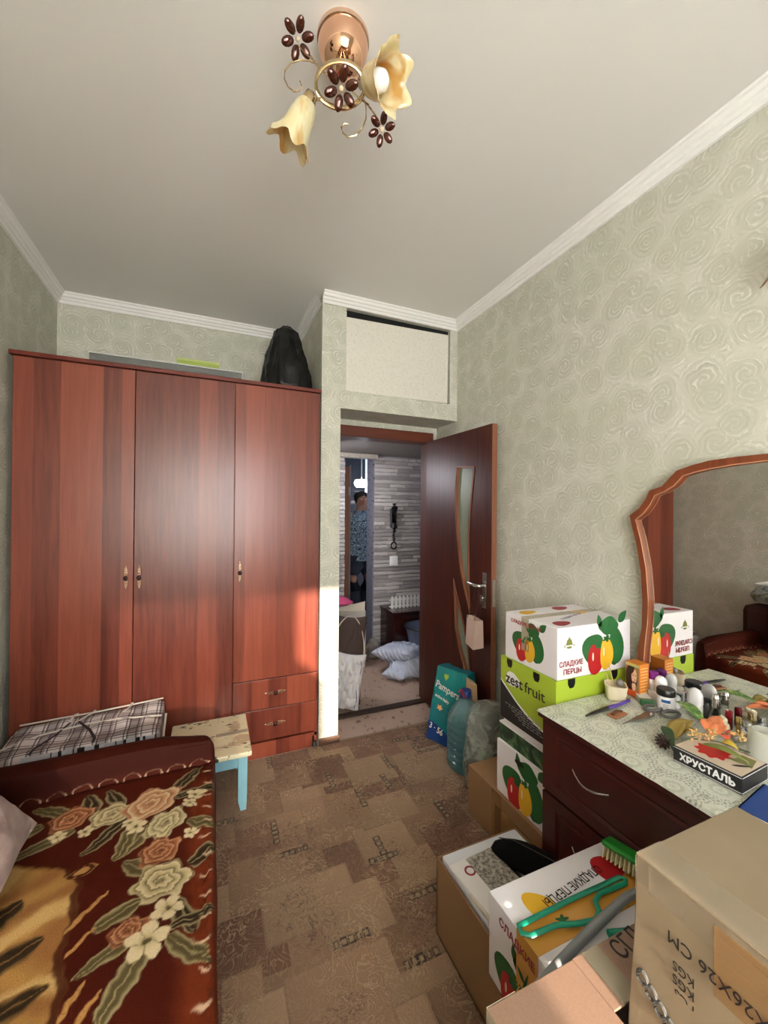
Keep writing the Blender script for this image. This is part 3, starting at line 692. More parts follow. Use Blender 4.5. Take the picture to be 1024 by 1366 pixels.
# quilt and tub
def pillow(name, c, rx, ry, rz_, M, mat, parent=None, n=28, p=0.45, seed=0, wr=0.015):
    vs = []; fs = []; ids = {}
    for side in (1, -1):
        for i in range(n+1):
            for j in range(n+1):
                if side == -1 and (i in (0, n) or j in (0, n)): ids[(side, i, j)] = ids[(1, i, j)]; continue
                a = i/n*2-1; b = j/n*2-1; e = (max(0, (1-a*a))*max(0, (1-b*b)))**p
                k = 1-0.10*(1-abs(a))*b*b*0; sx_ = 1-0.09*(b*b)*(1-a*a) ; 
                x = a*rx*(1-0.10*(1-b*b)*0+0.0)*(1-0.07*(1-abs(b)**2)*(abs(a)**6)); y = b*ry*(1-0.07*(1-abs(a)**2)*(abs(b)**6))
                z = side*e*rz_*(1+0.25*mnoise.noise(Vector((a*2+seed, b*2, side))))+wr*mnoise.noise(Vector((a*5+seed, b*5, side*3)))*e
                ids[(side, i, j)] = len(vs); vs.append(M@Vector((x, y, z)))
    for side in (1, -1):
        for i in range(n):
            for j in range(n):
                q = (ids[(side, i, j)], ids[(side, i+1, j)], ids[(side, i+1, j+1)], ids[(side, i, j+1)]); fs.append(q if side == 1 else q[::-1])
    return MB().add(vs, fs).build(name, mat, parent, True)

qt = thing('quilt', 'folded pale blue-white quilt lying on the hall floor', 'quilt', (1.6, 3.2, 0))
M_quilt = NT('quilt_cotton'); o = M_quilt.obj(); wv_ = M_quilt.n('TexWave'); M_quilt.l(M_quilt.mapping(o, (1, 1, 1), (.3, .5, .6)), wv_.inputs[0]); wv_.inputs['Scale'].default_value = 9; wv_.inputs['Distortion'].default_value = 2.5
M_quilt.base(lin((198, 204, 222))); M_quilt.p(Roughness=.85); M_quilt.bump(wv_.outputs[1], .5, .012); M_quilt = M_quilt.m
Mq1 = Matrix.Translation((1.62, 3.28, 0.155))@Matrix.Rotation(math.radians(28), 4, 'Z')@Matrix.Rotation(math.radians(12), 4, 'Y')@Matrix.Rotation(math.radians(-10), 4, 'X')
pillow('upper_fold', None, .26, .20, .085, Mq1, M_quilt, qt, seed=2, wr=.03)
Mq2 = Matrix.Translation((1.66, 3.12, 0.095))@Matrix.Rotation(math.radians(-24), 4, 'Z')@Matrix.Rotation(math.radians(-6), 4, 'Y')
pillow('lower_fold', None, .27, .15, .090, Mq2, M_quilt, qt, seed=9, wr=.04)
Mq3 = Matrix.Translation((1.50, 3.14, 0.055))@Matrix.Rotation(math.radians(38), 4, 'Z')
pillow('corner_fold', None, .15, .10, .050, Mq3, M_quilt, qt, seed=5, wr=.03)
M_qp = plain('quilt_piping', (166, 172, 194), .7)
MB().tube([Mq1@Vector((-.10+.012*math.sin(k), -.19+k*.019, .088*math.sin(PI*(k+.3)/20.6)**.45)) for k in range(21)], .005, 6).build('piping', M_qp, qt, True)
MB().tube([Mq2@Vector((-.26+k*.026, .05+.01*math.sin(k), .092*math.sin(PI*(k+.5)/21)**.45)) for k in range(21)], .005, 6).build('piping', M_qp, qt, True)
tb = thing('enamel_tub', 'grey-blue metal tub with a dark rim on the folded quilt', 'tub', (1.78, 3.28, 0.2))
MB().lathe([(0.15, 0.0), (0.17, 0.01), (0.20, 0.13), (0.205, 0.14), (0.198, 0.14), (0.165, 0.015), (0.02, 0.012)], 32, Matrix.Translation((1.83, 3.265, 0.235))).build('body', plain('blue_enamel', (108, 118, 138), .25), tb, True)
MB().tube([(1.83+0.205*math.cos(a), 3.265+0.205*math.sin(a), 0.377) for a in [i*PI/16 for i in range(32)]], 0.008, 8, True).build('rim', M_black, tb, True)
cs = MB(); 
tag(lump('cloth_bundle', smoothprof([(0.06, 0), (0.10, .02), (0.09, .10), (.05, .17), (.01, .2)], 14), 26, Matrix.Translation((1.475, 3.70, 0))@Matrix.Diagonal((.8, 1, .9, 1)), plain('grey_beige_cloth', (146, 136, 130), .8), .25, 2.5, 5), 'crumpled grey cloth bundle at the foot of the stone corner', 'cloth')

# white tote with folders
tx = ony(482.5, 850, 3.55).x
tt = thing('storage_box', 'white upright storage box with papers in the hall', 'box', (tx-0.2, 3.6, 0))
MB().box((tx-0.42, 3.45, 0), (tx, 3.75, 0.52)).build('body', plain('white_card', (214, 206, 194), .4), tt, bevel=.006)
MB().add([(tx-0.42, 3.45, .52), (tx-0.01, 3.45, .52), (tx+0.0, 3.47, .60), (tx-0.40, 3.40, .56), (tx-0.42, 3.46, .515), (tx-0.01, 3.46, .515), (tx, 3.475, .595), (tx-0.40, 3.41, .555)], [(0, 1, 2, 3), (7, 6, 5, 4), (0, 4, 5, 1), (1, 5, 6, 2), (2, 6, 7, 3), (3, 7, 4, 0)]).build('flap', plain('cream_card', (222, 210, 190), .5), tt)
tag(lump('pink_cloth', smoothprof([(0.08, 0), (0.12, .02), (0.08, .05), (.02, .07)], 8), 20, Matrix.Translation((tx-0.2, 3.58, 0.565)), plain('pink_cotton', (190, 70, 110), .8), .2, 2, 1), 'pink cloth lying on top of the white storage box', 'cloth')

# brown cushion and white sack in the doorway
Mc = Matrix.Translation((0.93, 2.88, 0.32))@Matrix.Rotation(math.radians(-10), 4, 'Z')@Matrix.Rotation(math.radians(7), 4, 'Y')@Matrix.Rotation(math.radians(78), 4, 'X')
cu_ = thing('brown_cushion', 'large dark brown cushion standing upright just inside the doorway', 'cushion', (0.9, 2.86, 0))
pillow('cushion_body', None, 0.135, 0.32, 0.08, Mc, plain('brown_velour', (76, 58, 52), .8, bump=.2), cu_, seed=1)
MB().tube([Mc@Vector((0.125*math.cos(a)*(1 if abs(math.cos(a)) < .9 else 1), 0.31*math.sin(a), 0.045)) for a in [i*PI/20 for i in range(-8, 30)]], 0.004, 6).build('piping', plain('cream_piping', (214, 200, 184), .7), cu_, True)
Ms = Matrix.Translation((0.895, 2.755, 0.205))@Matrix.Rotation(math.radians(-16), 4, 'Z')@Matrix.Rotation(math.radians(9), 4, 'Y')@Matrix.Rotation(math.radians(84), 4, 'X')
sk = thing('white_sack', 'white plastic-wrapped bundle leaning on the brown cushion', 'bag', (0.82, 2.74, 0))
pillow('sack_body', None, 0.115, 0.20, 0.065, Ms, plain('white_glossy_plastic', (226, 222, 222), .3, bump=.4, nscale=30), sk, seed=6, wr=.05)
MB().tube([Ms@Vector((0.075+0.01*math.sin(i*.5), -0.16+i*0.0168, 0.045)) for i in range(20)], 0.0025, 6).build('seam', plain('blue_seam', (80, 90, 140), .6), sk, True)

# ------------------------------------------------------------------ person in the far doorway
def person():
    root = thing('person', 'person in blue patterned blouse and dark trousers walking beyond the far doorway', 'person', (1.62, 4.62, 0))
    X0, Y0 = 1.68, 4.66
    J = {}; V = []; E = []; R = []
    def v(p, r, par=None):
        V.append(Vector((X0+p[0], Y0+p[1], p[2]))); R.append(r)
        if par is not None: E.append((par, len(V)-1))
        return len(V)-1
    pel = v((0, 0, 0.90), .13); w_ = v((0, 0, 1.02), .135, pel); ch = v((0, 0, 1.22), .15, w_); uc = v((0, 0, 1.36), .12, ch); nk = v((0.0, -0.01, 1.43), .055, uc)
    hd = v((0.0, -0.02, 1.50), .07, nk); hd2 = v((0, -0.015, 1.58), .082, hd); v((0, -0.005, 1.64), .045, hd2)
    for s in (-1, 1):
        sh = v((s*0.15, 0, 1.36), .065, uc); ua = v((s*0.20, 0.0, 1.22), .055, sh); el = v((s*0.235, 0.02, 1.10), .046, ua); fa = v((s*0.235, -0.02, 0.96), .037, el); wr = v((s*0.225, -0.05, 0.86), .027, fa); v((s*0.22, -0.06, 0.80), .030, wr)
        hp_ = v((s*0.09, 0, 0.78), .075, pel); kn = v((s*0.10, -0.02*s, 0.47), .050, hp_); an = v((s*0.10, 0.02*s, 0.09), .038, kn); v((s*0.10, 0.02*s-0.13, 0.045), .034, an)
    me = bpy.data.meshes.new('body'); me.from_pydata(V, E, []); ob = bpy.data.objects.new('body', me); COL.objects.link(ob)
    md = ob.modifiers.new('skin', 'SKIN'); 
    for k, sv_ in enumerate(me.skin_vertices[0].data): sv_.radius = (R[k], R[k]*0.85); sv_.use_root = (k == 0)
    md.use_smooth_shade = True; ob.modifiers.new('s', 'SUBSURF').render_levels = 2
    t = NT('skin'); t.base(lin((178, 128, 104))); t.p(Roughness=.55, Subsurface_Weight=.1); M_skin = t.m
    me.materials.append(M_skin); ob.parent = root; ob.matrix_parent_inverse = Matrix.Translation(-root.location)
    # fingers
    for s in (-1, 1):
        for q in range(4):
            mb = MB(); b = Vector((X0+s*0.22, Y0-0.085+0.02*q, 0.79)); L = (0.062, 0.072, 0.068, 0.055)[q]
            mb.tube([b, b+Vector((-s*0.004, 0, -L*.5)), b+Vector((-s*0.018, 0, -L))], [0.009, 0.008, 0.006], 6); mb.build('finger', M_skin, root, True)
        mb = MB(); b = Vector((X0+s*0.21, Y0-0.09, 0.83)); mb.tube([b, b+Vector((-s*.01, -.02, -.025)), b+Vector((-s*.015, -.022, -.05))], [.011, .009, .007], 6); mb.build('thumb', M_skin, root, True)
    # clothes
    t = NT('patterned_blouse'); o = t.obj(); n1 = t.noise(o, 24, 2, .5, 2.5); f = t.rng(t.math('ABSOLUTE', t.math('SUBTRACT', n1, .5)), .03, .05)
    t.base(t.mix(f, lin((176, 200, 214)), lin((44, 58, 82)))); t.p(Roughness=.8); M_bl = t.m
    el_ = lambda cx, rx, ry, z: [(X0+cx+rx*math.cos(a), Y0+ry*math.sin(a), z+0.004*math.sin(a*5)) for a in [i*PI/12 for i in range(24)]]
    def loft(rings, mat, name):
        mb = MB(); n = 24; vs = [p for r in rings for p in r]; fs = [(j*n+i, j*n+(i+1)%n, (j+1)*n+(i+1)%n, (j+1)*n+i) for j in range(len(rings)-1) for i in range(n)]
        o = mb.add(vs, fs).build(name, mat, root, True); return o
    loft([el_(0, .205, .165, .84), el_(0, .20, .16, .95), el_(0, .185, .15, 1.05), el_(0, .195, .155, 1.2), el_(0, .20, .14, 1.3), el_(0, .18, .115, 1.38), el_(0, .10, .085, 1.425), el_(0, .065, .07, 1.44)], M_bl, 'blouse')
    for s in (-1, 1):
        MB().tube([(X0+s*.13, Y0, 1.37), (X0+s*.18, Y0, 1.30), (X0+s*.21, Y0, 1.20), (X0+s*.235, Y0+.01, 1.13)], [.085, .088, .082, .080], 14).build('sleeve', M_bl, root, True)
        MB().tube([(X0+s*.085, Y0, .90), (X0+s*.095, Y0, .78), (X0+s*.10, Y0-.02*s, .47), (X0+s*.09, Y0+.02*s, .10)], [.15, .15, .125, .10], 14).build('trouser_leg', plain('dark_navy_cloth', (26, 30, 44), .8), root, True)
        MB().ball((X0+s*.10, Y0+.02*s-.06, .04), .05, 12, sc=(.85, 2.3, .75)).build('shoe', M_black, root, True)
    # face and hair
    hc = Vector((X0, Y0-0.015, 1.565)); mb = MB(); mb.ball(hc, .078, 20, sc=(.92, 1.08, 1.28)); mb.ball(hc+Vector((0, -.088, -.012)), .012, 8, sc=(.8, 1.1, 1.5))
    for s in (-1, 1): mb.ball(hc+Vector((s*.073, 0, -.005)), .016, 8, sc=(.4, .8, 1.3))
    mb.build('head', M_skin, root, True)
    for s in (-1, 1): MB().ball(hc+Vector((s*.028, -.074, .008)), .009, 8).build('eye', M_white, root, True); MB().ball(hc+Vector((s*.028, -.081, .008)), .004, 8).build('iris', M_black, root, True)
    MB().ball(hc+Vector((0, -.078, -.045)), .018, 8, sc=(1.2, .4, .35)).build('mouth', plain('lips', (150, 80, 74), .5), root, True)
    lump('hair', smoothprof([(0.07, -.045), (.086, 0.0), (.090, .05), (.072, .088), (.01, .106)], 12), 24, Matrix.Translation(hc+Vector((0, .018, .005))), plain('dark_hair', (38, 28, 24), .7), .08, 3, 2, root)
person()

# ------------------------------------------------------------------ sofa under a fleece throw
SZ = 0.47
def rot2(x, y, cx, cy, a): c, s = math.cos(a), math.sin(a); return (x-cx)*c+(y-cy)*s, -(x-cx)*s+(y-cy)*c
def mixc(C, m, col): m = np.clip(m, 0, 1)[..., None]; C[:] = C*(1-m)+np.array(col)*m
def sst(a, b, x): t = np.clip((x-a)/(b-a), 0, 1); return t*t*(3-2*t)
def leafp(C, X, Y, cx, cy, ang, L, W, c0, c1):
    u, v = rot2(X, Y, cx, cy, ang); t = u/L; w_ = W*np.sqrt(np.clip(1-np.clip(2*t-1, -1, 1)**2, 0, 1))*(1-0.35*t); d = abs(v)/np.maximum(w_, 1e-5)
    m_ = ((t > 0) & (t < 1))*sst(1.0, .8, d); mixc(C, m_, lin(c0)); mixc(C, m_*sst(.45, .95, d)*.8, lin(c1)); mixc(C, m_*sst(.12, .02, d)*.6, lin(c1))
def rose(C, X, Y, cx, cy, R, ang, pal, k=5, asp=.85):
    R = R*.86
    u, v = rot2(X, Y, cx, cy, ang); v = v/asp; r = np.hypot(u, v)/R; th = np.arctan2(v, u)
    rb = 1+.13*np.cos(k*th)+.05*np.cos(3*th+1); m_ = sst(1.04, .95, r/rb); mixc(C, m_, lin(pal[1]))
    ph = r/rb*3.1+th/(2*PI)+.13*np.sin(k*th+2.0*r); fr = ph-np.floor(ph)
    mixc(C, m_*sst(.0, .5, .5-fr)*.8, lin(pal[0])); mixc(C, m_*sst(.45, 1.0, fr)*.9, lin(pal[2])); mixc(C, m_*sst(.98, .86, abs(r/rb-1)*7+.86)*.5, lin(pal[2]))
    mixc(C, m_*sst(.22, .05, r)*.7, lin(pal[0]))
def petalf(C, X, Y, cx, cy, R, ang, pal, k=5):
    R = R*.82
    r = np.hypot(X-cx, Y-cy)/R; th = np.arctan2(Y-cy, X-cx)-ang; rb = .52+.48*np.abs(np.cos(k*th/2))**.7; m_ = sst(1.03, .93, r/rb)
    mixc(C, m_, lin(pal[2])); mixc(C, m_*sst(.6, .1, r)*.9, lin(pal[1])); mixc(C, m_*sst(.25, .12, r), lin(pal[0])); mixc(C, m_*sst(.25, .05, np.abs(np.cos(k*th/2)))*.6, lin(pal[0]))
def blanket_colors(X, Y):
    X0_, Y0_ = X, Y
    X = X+.0022*np.sin(Y*41+X*23)+.002*np.sin(Y*140+X*90)+.0012*np.sin(X*260+Y*190); Y = Y+.0022*np.sin(X*37+Y*19)+.002*np.sin(X*150-Y*80)+.0012*np.sin(Y*250-X*170)
    C = np.ones(X.shape+(3,))*np.array(lin((64, 17, 5)))
    rim_ = sst(1.655, 1.70, Y0_)
    nz = .5+.5*np.sin(X*14+np.sin(Y*7)*2)*np.sin(Y*9+X*5); mixc(C, nz*.35, lin((80, 26, 10)))
    # amber band toward the edges
    mixc(C, sst(-.075, -.02, X)*.75*sst(1.58, 1.5, Y), lin((112, 46, 20)))
    DK = (44, 32, 18); OL = (84, 74, 44); CR = (176, 160, 118); PK = (138, 84, 54); PK2 = (186, 138, 100); CR2 = (206, 188, 150); BR = (78, 42, 22)
    L = lambda *a: leafp(C, X, Y, *a)
    for cx, cy, a, l, w_ in ((-.40, 1.53, 2.6, .12, .028), (-.45, 1.50, 3.6, .12, .03), (-.33, 1.50, 1.9, .10, .035), (-.25, 1.50, 2.1, .11, .03), (-.22, 1.44, -2.3, .15, .03), (-.36, 1.46, -2.6, .15, .032), (-.12, 1.50, .9, .15, .03), (-.10, 1.47, .3, .14, .028), (-.15, 1.38, -2.2, .13, .03), (-.06, 1.35, -.4, .09, .03), (-.05, 1.20, .5, .09, .03), (-.14, 1.20, 2.4, .09, .032), (-.08, 1.10, -1.1, .12, .03), (-.15, 1.12, -2.6, .10, .03), (-.12, 1.00, -2.0, .16, .03), (-.08, 1.00, -.8, .12, .028), (-.13, 1.04, -2.6, .13, .026), (-.08, 1.02, .3, .10, .02), (-.20, 1.40, -1.8, .13, .03)):
        L(cx, cy, a, l, w_, DK if int(abs(a*10)) % 2 else OL, CR)
    rose(C, X, Y, -.385, 1.505, .062, .3, (BR, PK, PK2)); rose(C, X, Y, -.275, 1.475, .068, .2, (OL, CR, CR2)); rose(C, X, Y, -.170, 1.475, .095, .5, (PK, PK2, CR2), asp=.8)
    rose(C, X, Y, -.118, 1.365, .066, 1.0, (OL, (170, 158, 118), CR2)); rose(C, X, Y, -.125, 1.268, .060, .4, (BR, PK, PK2)); rose(C, X, Y, -.108, 1.165, .075, .1, (OL, CR, CR2), 6, .95)
    rose(C, X, Y, -.16, 1.045, .045, .4, (BR, PK, PK2))
    P5 = (OL, CR, CR2)
    for cx, cy, r_ in ((-.04, 1.475, .034), (-.055, 1.43, .030), (-.045, 1.30, .026), (-.195, 1.385, .036), (-.215, 1.41, .028), (-.088, 1.075, .045), (-.120, 1.005, .058), (-.33, 1.43, .028), (-.40, 1.44, .03)):
        petalf(C, X, Y, cx, cy, r_, cx*30, P5, 5)
    # big golden bloom and dark foliage in the middle of the throw
    xe = np.interp(Y, [-.8, .5, .908, .997, 1.085, 1.146, 1.224, 1.26], [-.26, -.2, -.251, -.274, -.289, -.283, -.301, -.33])+.008*np.sin(Y*47)
    g = sst(0.012, -.012, X-xe)*sst(1.275, 1.250, Y+.55*(X+.30)); mixc(C, g, lin((168, 126, 68)))
    mixc(C, g*(.5+.5*np.sin(X*34+6*np.sin(Y*13)))*.75, lin((132, 86, 48))); mixc(C, g*.8*sst(.5, 1, np.sin(X*17-Y*21+2*np.sin(Y*9)+2*np.sin(X*13))), lin((198, 164, 106)))
    mixc(C, sst(.010, .004, abs(X-xe))*sst(1.285, 1.260, Y+.55*(X+.30))*.9, lin((66, 24, 12)))
    for cx, cy, a, l, w_ in ((-.33, 1.10, 3.6, .20, .040), (-.285, .985, 3.5, .20, .036), (-.40, 1.22, 4.0, .16, .04), (-.27, .86, 3.3, .22, .04), (-.48, 1.0, 2.9, .2, .06), (-.5, .8, .6, .2, .05)):
        L(cx, cy, a, l, w_, (44, 34, 22), (150, 112, 62))
    for cx, cy, a, l, w_ in ((-.285, 1.09, .95, .10, .010), (-.275, 1.03, .8, .07, .008), (-.25, .90, 1.1, .07, .010), (-.24, .86, .9, .09, .010)): L(cx, cy, a, l, w_, (176, 130, 74), (104, 62, 30))
    u, v = rot2(X, Y, -.298, 1.266, .45); rr = np.hypot(u/.036, v/.018); mixc(C, sst(1.0, .92, rr), lin((172, 130, 74))); mixc(C, sst(.22, .12, abs(rr-.72)), lin((70, 28, 14)))
    # lower field towards the viewer repeats the flower garland
    for cx, cy, r_, pal in ((-.35, .55, .10, (PK, PK2, CR2)), (-.15, .45, .08, (OL, CR, CR2)), (-.45, .25, .09, (BR, PK, PK2)), (-.2, .1, .10, (PK, PK2, CR2)), (-.4, -.2, .1, (OL, CR, CR2))): rose(C, X, Y, cx, cy, r_, .4, pal)
    mixc(C, rim_*.8, lin((46, 12, 4)))
    # scalloped border print, with tuft highlights painted into the colour
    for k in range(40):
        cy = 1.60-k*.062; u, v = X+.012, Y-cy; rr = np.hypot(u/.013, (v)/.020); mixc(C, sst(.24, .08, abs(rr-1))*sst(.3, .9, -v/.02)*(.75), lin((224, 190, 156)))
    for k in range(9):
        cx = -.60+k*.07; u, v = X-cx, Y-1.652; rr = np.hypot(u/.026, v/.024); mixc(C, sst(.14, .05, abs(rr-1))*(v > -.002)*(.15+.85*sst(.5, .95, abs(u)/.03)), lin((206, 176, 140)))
    return C
sofa = thing('sofa', 'sofa along the left wall, its back and seat under throws', 'sofa', (-0.45, 0.6, 0))
MB().box((XL+0.02, -0.75, 0.06), (-0.02, 1.72, 0.42)).build('base', plain('brown_upholstery', (70, 36, 26), .85), sofa, bevel=.03)
MB().box((XL+0.02, 1.66, 0.06), (-0.05, 1.735, 0.49)).build('armrest', plain('brown_upholstery', (70, 36, 26), .85), sofa, bevel=.04)
MB().box((XL+0.015, -0.75, 0.40), (-0.668, 1.79, 0.735)).build('backrest', plain('dark_brown_plush', (58, 26, 18), .85), sofa, bevel=.05)
def mnz(a, b): return np.sin(a*1.3+np.sin(b*1.7)*1.4)*np.sin(b*1.1+np.sin(a*.9)*1.8)
def throw():
    ya = np.concatenate([np.arange(-0.8, 0.70, 0.012), np.arange(0.70, 1.64, 0.0033)]); yb = np.linspace(0, 1, 90)
    top = lambda s: None
    # far end profile: rises over the arm then drops
    ys = list(ya); zs = [SZ]*len(ya); q = list(ya)
    for s in yb[1:]:
        if s < .35: t_ = s/.35; ys.append(1.64+.028*t_); zs.append(SZ+(.075)*(t_*t_*(3-2*t_)))
        elif s < .62: t_ = (s-.35)/.27; ys.append(1.668+.075*t_); zs.append(SZ+.075+.012*math.sin(PI*t_))
        else: t_ = (s-.62)/.38; ys.append(1.743+.01*math.sin(PI*t_)); zs.append(SZ+.075-.42*t_)
        q.append(1.64+s*.42)
    xs = np.arange(-0.71, -0.012, 0.0033); xq = list(xs); dr = [0]*len(xs); xp = list(xs)
    for k in range(1, 9): a = k/8*PI/2; xp.append(-0.012+.030*math.sin(a)); dr.append(.030*(1-math.cos(a))); xq.append(xq[-1]+.0055)
    for k in range(1, 60): dr.append(.030+k*.0066); xp.append(.018); xq.append(xq[-1]+.0066)
    xp = np.array(xp); dr = np.array(dr); xq = np.array(xq); ys = np.array(ys); zs = np.array(zs); q = np.array(q)
    XX, YY = np.meshgrid(xp, ys, indexing='ij'); D, ZZ = np.meshgrid(dr, zs, indexing='ij'); XQ, YQ = np.meshgrid(xq, q, indexing='ij')
    # rounded far corner
    e = np.clip((YY-1.65)/.095, 0, 1); XX = XX-np.where(XX > -.2, (.06*e*e)*np.clip((XX+.2)/.2, 0, 1), 0)
    Z = ZZ-D
    Z = Z-.028*e*np.clip((XX+.16)/.14, 0, 1)
    # quilting relief and soft folds
    top_m = (D == 0)
    Z = Z+np.where(top_m, .006*np.sin(XX*9+YY*4)*np.sin(YY*7), 0)
    Z = Z-.012*np.exp(-((YY-1.640)/.012)**2)*top_m-.006*np.exp(-((XX+.035)/.012)**2)*top_m*(YY < 1.64)
    sc = .009*np.abs(np.sin(YQ*PI/.062))*np.exp(-((XQ+.012)/.02)**2); XX = XX+np.where(XQ > -.03, sc, 0)
    Z = Z+.006*np.abs(np.sin(XQ*PI/.07))*np.exp(-((YQ-1.67)/.02)**2)*top_m
    XX = XX+np.where(D > .03, .008*np.sin(YY*16)*np.clip(D*5, 0, 1), 0)
    Z = Z+np.where(top_m & (YY < 1.66), .006*mnz(XX*6, YY*6), 0)
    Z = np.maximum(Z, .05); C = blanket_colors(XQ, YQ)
    P = np.stack([XX, YY, Z], -1)
    t = NT('fleece_plush'); a = t.n('VertexColor', layer_name='Col'); o = t.obj(); n1 = t.noise(o, 420, 3); n2 = t.noise(o, 7, 2)
    t.base(t.mix(t.rng(n1, .35, .7, 0, .22), a.outputs[0], lin((40, 10, 6)))); t.p(Roughness=.6, Sheen_Weight=.0, Specular_IOR_Level=.10); t.bump(t.math('ADD', n1, t.math('MULTIPLY', n2, 3.0)), .4, .004)
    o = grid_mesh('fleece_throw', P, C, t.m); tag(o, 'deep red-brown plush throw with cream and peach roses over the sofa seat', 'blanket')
    # second throw over the backrest
    ys2 = np.arange(-0.7, 1.62, .008); s2 = np.linspace(0, 1, 70); YY, S = np.meshgrid(ys2, s2, indexing='xy')
    XB = np.where(S < .4, XL+.03+S/.4*.20, -.652+.02*np.sin(YY*9)*0); ZB = np.where(S < .4, .745+.004*np.sin(YY*20), .745-(S-.4)/.6*.26)
    P = np.stack([XB, YY, ZB], -1); C = np.ones(P.shape)*np.array(lin((70, 20, 12))); Uc = S*.45
    for k in range(9):
        cy = 1.45-k*.28; rose(C, Uc, YY, .27+.05*(k % 2), cy, .10, k, ((120, 84, 50), (186, 150, 104), (222, 196, 150))); leafp(C, Uc, YY, .25, cy-.05, -1.3, .13, .03, (60, 50, 30), (200, 170, 120))
    tag(grid_mesh('back_throw', P, C, t.m), 'flowered brown plush throw over the sofa backrest', 'blanket')
throw()
# cushion leaning on the backrest at the left edge of the picture
t = NT('dusty_pink_chenille'); o = t.obj(); n1 = t.noise(o, 260, 3); n2 = t.noise(t.mapping(o, (1, 1, 3)), 5, 3)
t.base(t.mix(t.rng(n2, .45, .6), lin((150, 124, 118)), lin((176, 156, 148)))); t.p(Roughness=.85, Sheen_Weight=.2); t.bump(n1, .5, .004)
Mp = Matrix.Translation((-0.585, 1.235, 0.640))@Matrix.Rotation(math.radians(4), 4, 'Z')@Matrix.Rotation(math.radians(42), 4, 'Y')
pc_ = pillow('cushion', None, 0.20, 0.21, 0.075, Mp, t.m, None, seed=4, wr=.01); tag(pc_, 'dusty pink chenille cushion leaning on the sofa back', 'cushion')
# bag of clothes on the backrest (seen in the mirror)
bgz = 0.752
bg = thing('tied_bag', 'tied grey and blue plastic bag on top of the sofa backrest', 'bag', (-0.78, 1.66, bgz))
t = NT('grey_blue_bag'); o = t.obj(); n1 = t.noise(o, 9, 3, .5, 1); t.base(t.ramp(n1, [(.35, lin((52, 84, 120))), (.5, lin((170, 182, 178))), (.62, lin((90, 110, 70))), (.75, lin((200, 205, 200)))])); t.p(Roughness=.3); t.bump(n1, .5, .02)
lump('bag_body', smoothprof([(.05, 0), (.11, .01), (.125, .05), (.10, .10), (.05, .125), (.01, .13)], 16), 30, Matrix.Translation((-0.775, 1.62, bgz))@Matrix.Diagonal((.72, 1.15, 1, 1)), t.m, .12, 2, 4, bg)
MB().tube([(-.77, 1.60, bgz+.12), (-.75, 1.66, bgz+.15), (-.73, 1.72, bgz+.14)], [.012, .018, .006], 8).tube([(-.77, 1.63, bgz+.12), (-.72, 1.58, bgz+.14), (-.70, 1.54, bgz+.11)], [.012, .016, .006], 8).build('knot', plain('white_film', (225, 228, 230), .35), bg, True)

# ------------------------------------------------------------------ checked fabric storage bag and stool
t = NT('checked_cotton'); o = t.obj(); s_ = t.n('SeparateXYZ'); t.l(o, s_.inputs[0])
def stripe(coord, period, w, ph=0.0): return t.math('LESS_THAN', t.math('FRACT', t.math('MULTIPLY_ADD', coord, 1/period, ph)), w)
c = t.mix(0.0, lin((222, 212, 210)), (0, 0, 0)); yz = t.math('ADD', s_.outputs[1], s_.outputs[2])
for cc in (s_.outputs[0], yz):
    c = t.mix(t.math('MULTIPLY', stripe(cc, .115, .42), .50), c, lin((92, 66, 66)))
    for ph in (.0, .12, .52, .70): c = t.mix(t.math('MULTIPLY', stripe(cc, .115, .05, ph), .75), c, lin((38, 30, 34)))
t.base(c); t.p(Roughness=.85); t.bump(t.noise(o, 12, 2), .3, .02); M_check = t.m
t = NT('barcode_stripes'); o = t.obj(); s_ = t.n('SeparateXYZ'); t.l(o, s_.inputs[0]); n1 = t.n('TexVoronoi', voronoi_dimensions='1D'); t.l(s_.outputs[0], n1.inputs['W']); n1.inputs['Scale'].default_value = 90
sp = t.n('SeparateColor'); t.l(n1.outputs['Color'], sp.inputs[0]); grp = t.math('LESS_THAN', t.math('FRACT', t.math('MULTIPLY', s_.outputs[0], 13.0)), .55)
t.base(t.mix(t.math('MULTIPLY', grp, t.math('GREATER_THAN', sp.outputs[0], .52)), lin((206, 208, 216)), lin((36, 34, 40)))); t.p(Roughness=.7); M_bar = t.m
pb2 = thing('checked_bag', 'flat checked brown and white fabric bedding bag tied with tapes', 'bag', (-0.5, 2.2, 0))
n = 40; mm = 24; vs = []; fs = []
x0, x1, y0, y1 = -0.815, -0.215, 2.12, 2.372
for j in range(mm+1):
    for i in range(n+1):
        a = i/n; b = j/mm; zt = .395+.010*b+.030*a*b-.02*(1-b)*(1-a)+.010*math.sin(a*9+b*3)*math.sin(PI*b)+.012*mnoise.noise(Vector((a*5, b*5, 2)))
        edge = min(a, 1-a, b, 1-b); zt -= .014*max(0, 1-edge*18)**2+.006*math.sin(a*40)*math.exp(-((b-.5)/.3)**2)
        vs.append((x0+(x1-x0)*a, y0+(y1-y0)*b, zt))
for j in range(mm):
    for i in range(n): fs.append((j*(n+1)+i, j*(n+1)+i+1, (j+1)*(n+1)+i+1, (j+1)*(n+1)+i))
ring = [i for i in range(n+1)]+[j*(n+1)+n for j in range(1, mm+1)]+[mm*(n+1)+i for i in range(n-1, -1, -1)]+[j*(n+1) for j in range(mm-1, 0, -1)]
base0 = len(vs); vs += [(vs[i][0], vs[i][1], 0.006) for i in ring]; L_ = len(ring)
for k in range(L_): fs.append((ring[k], base0+k, base0+(k+1) % L_, ring[(k+1) % L_]))
fs.append(tuple(base0+k for k in range(L_)))
MB().add(vs, fs).build('cover', M_check, pb2, True)
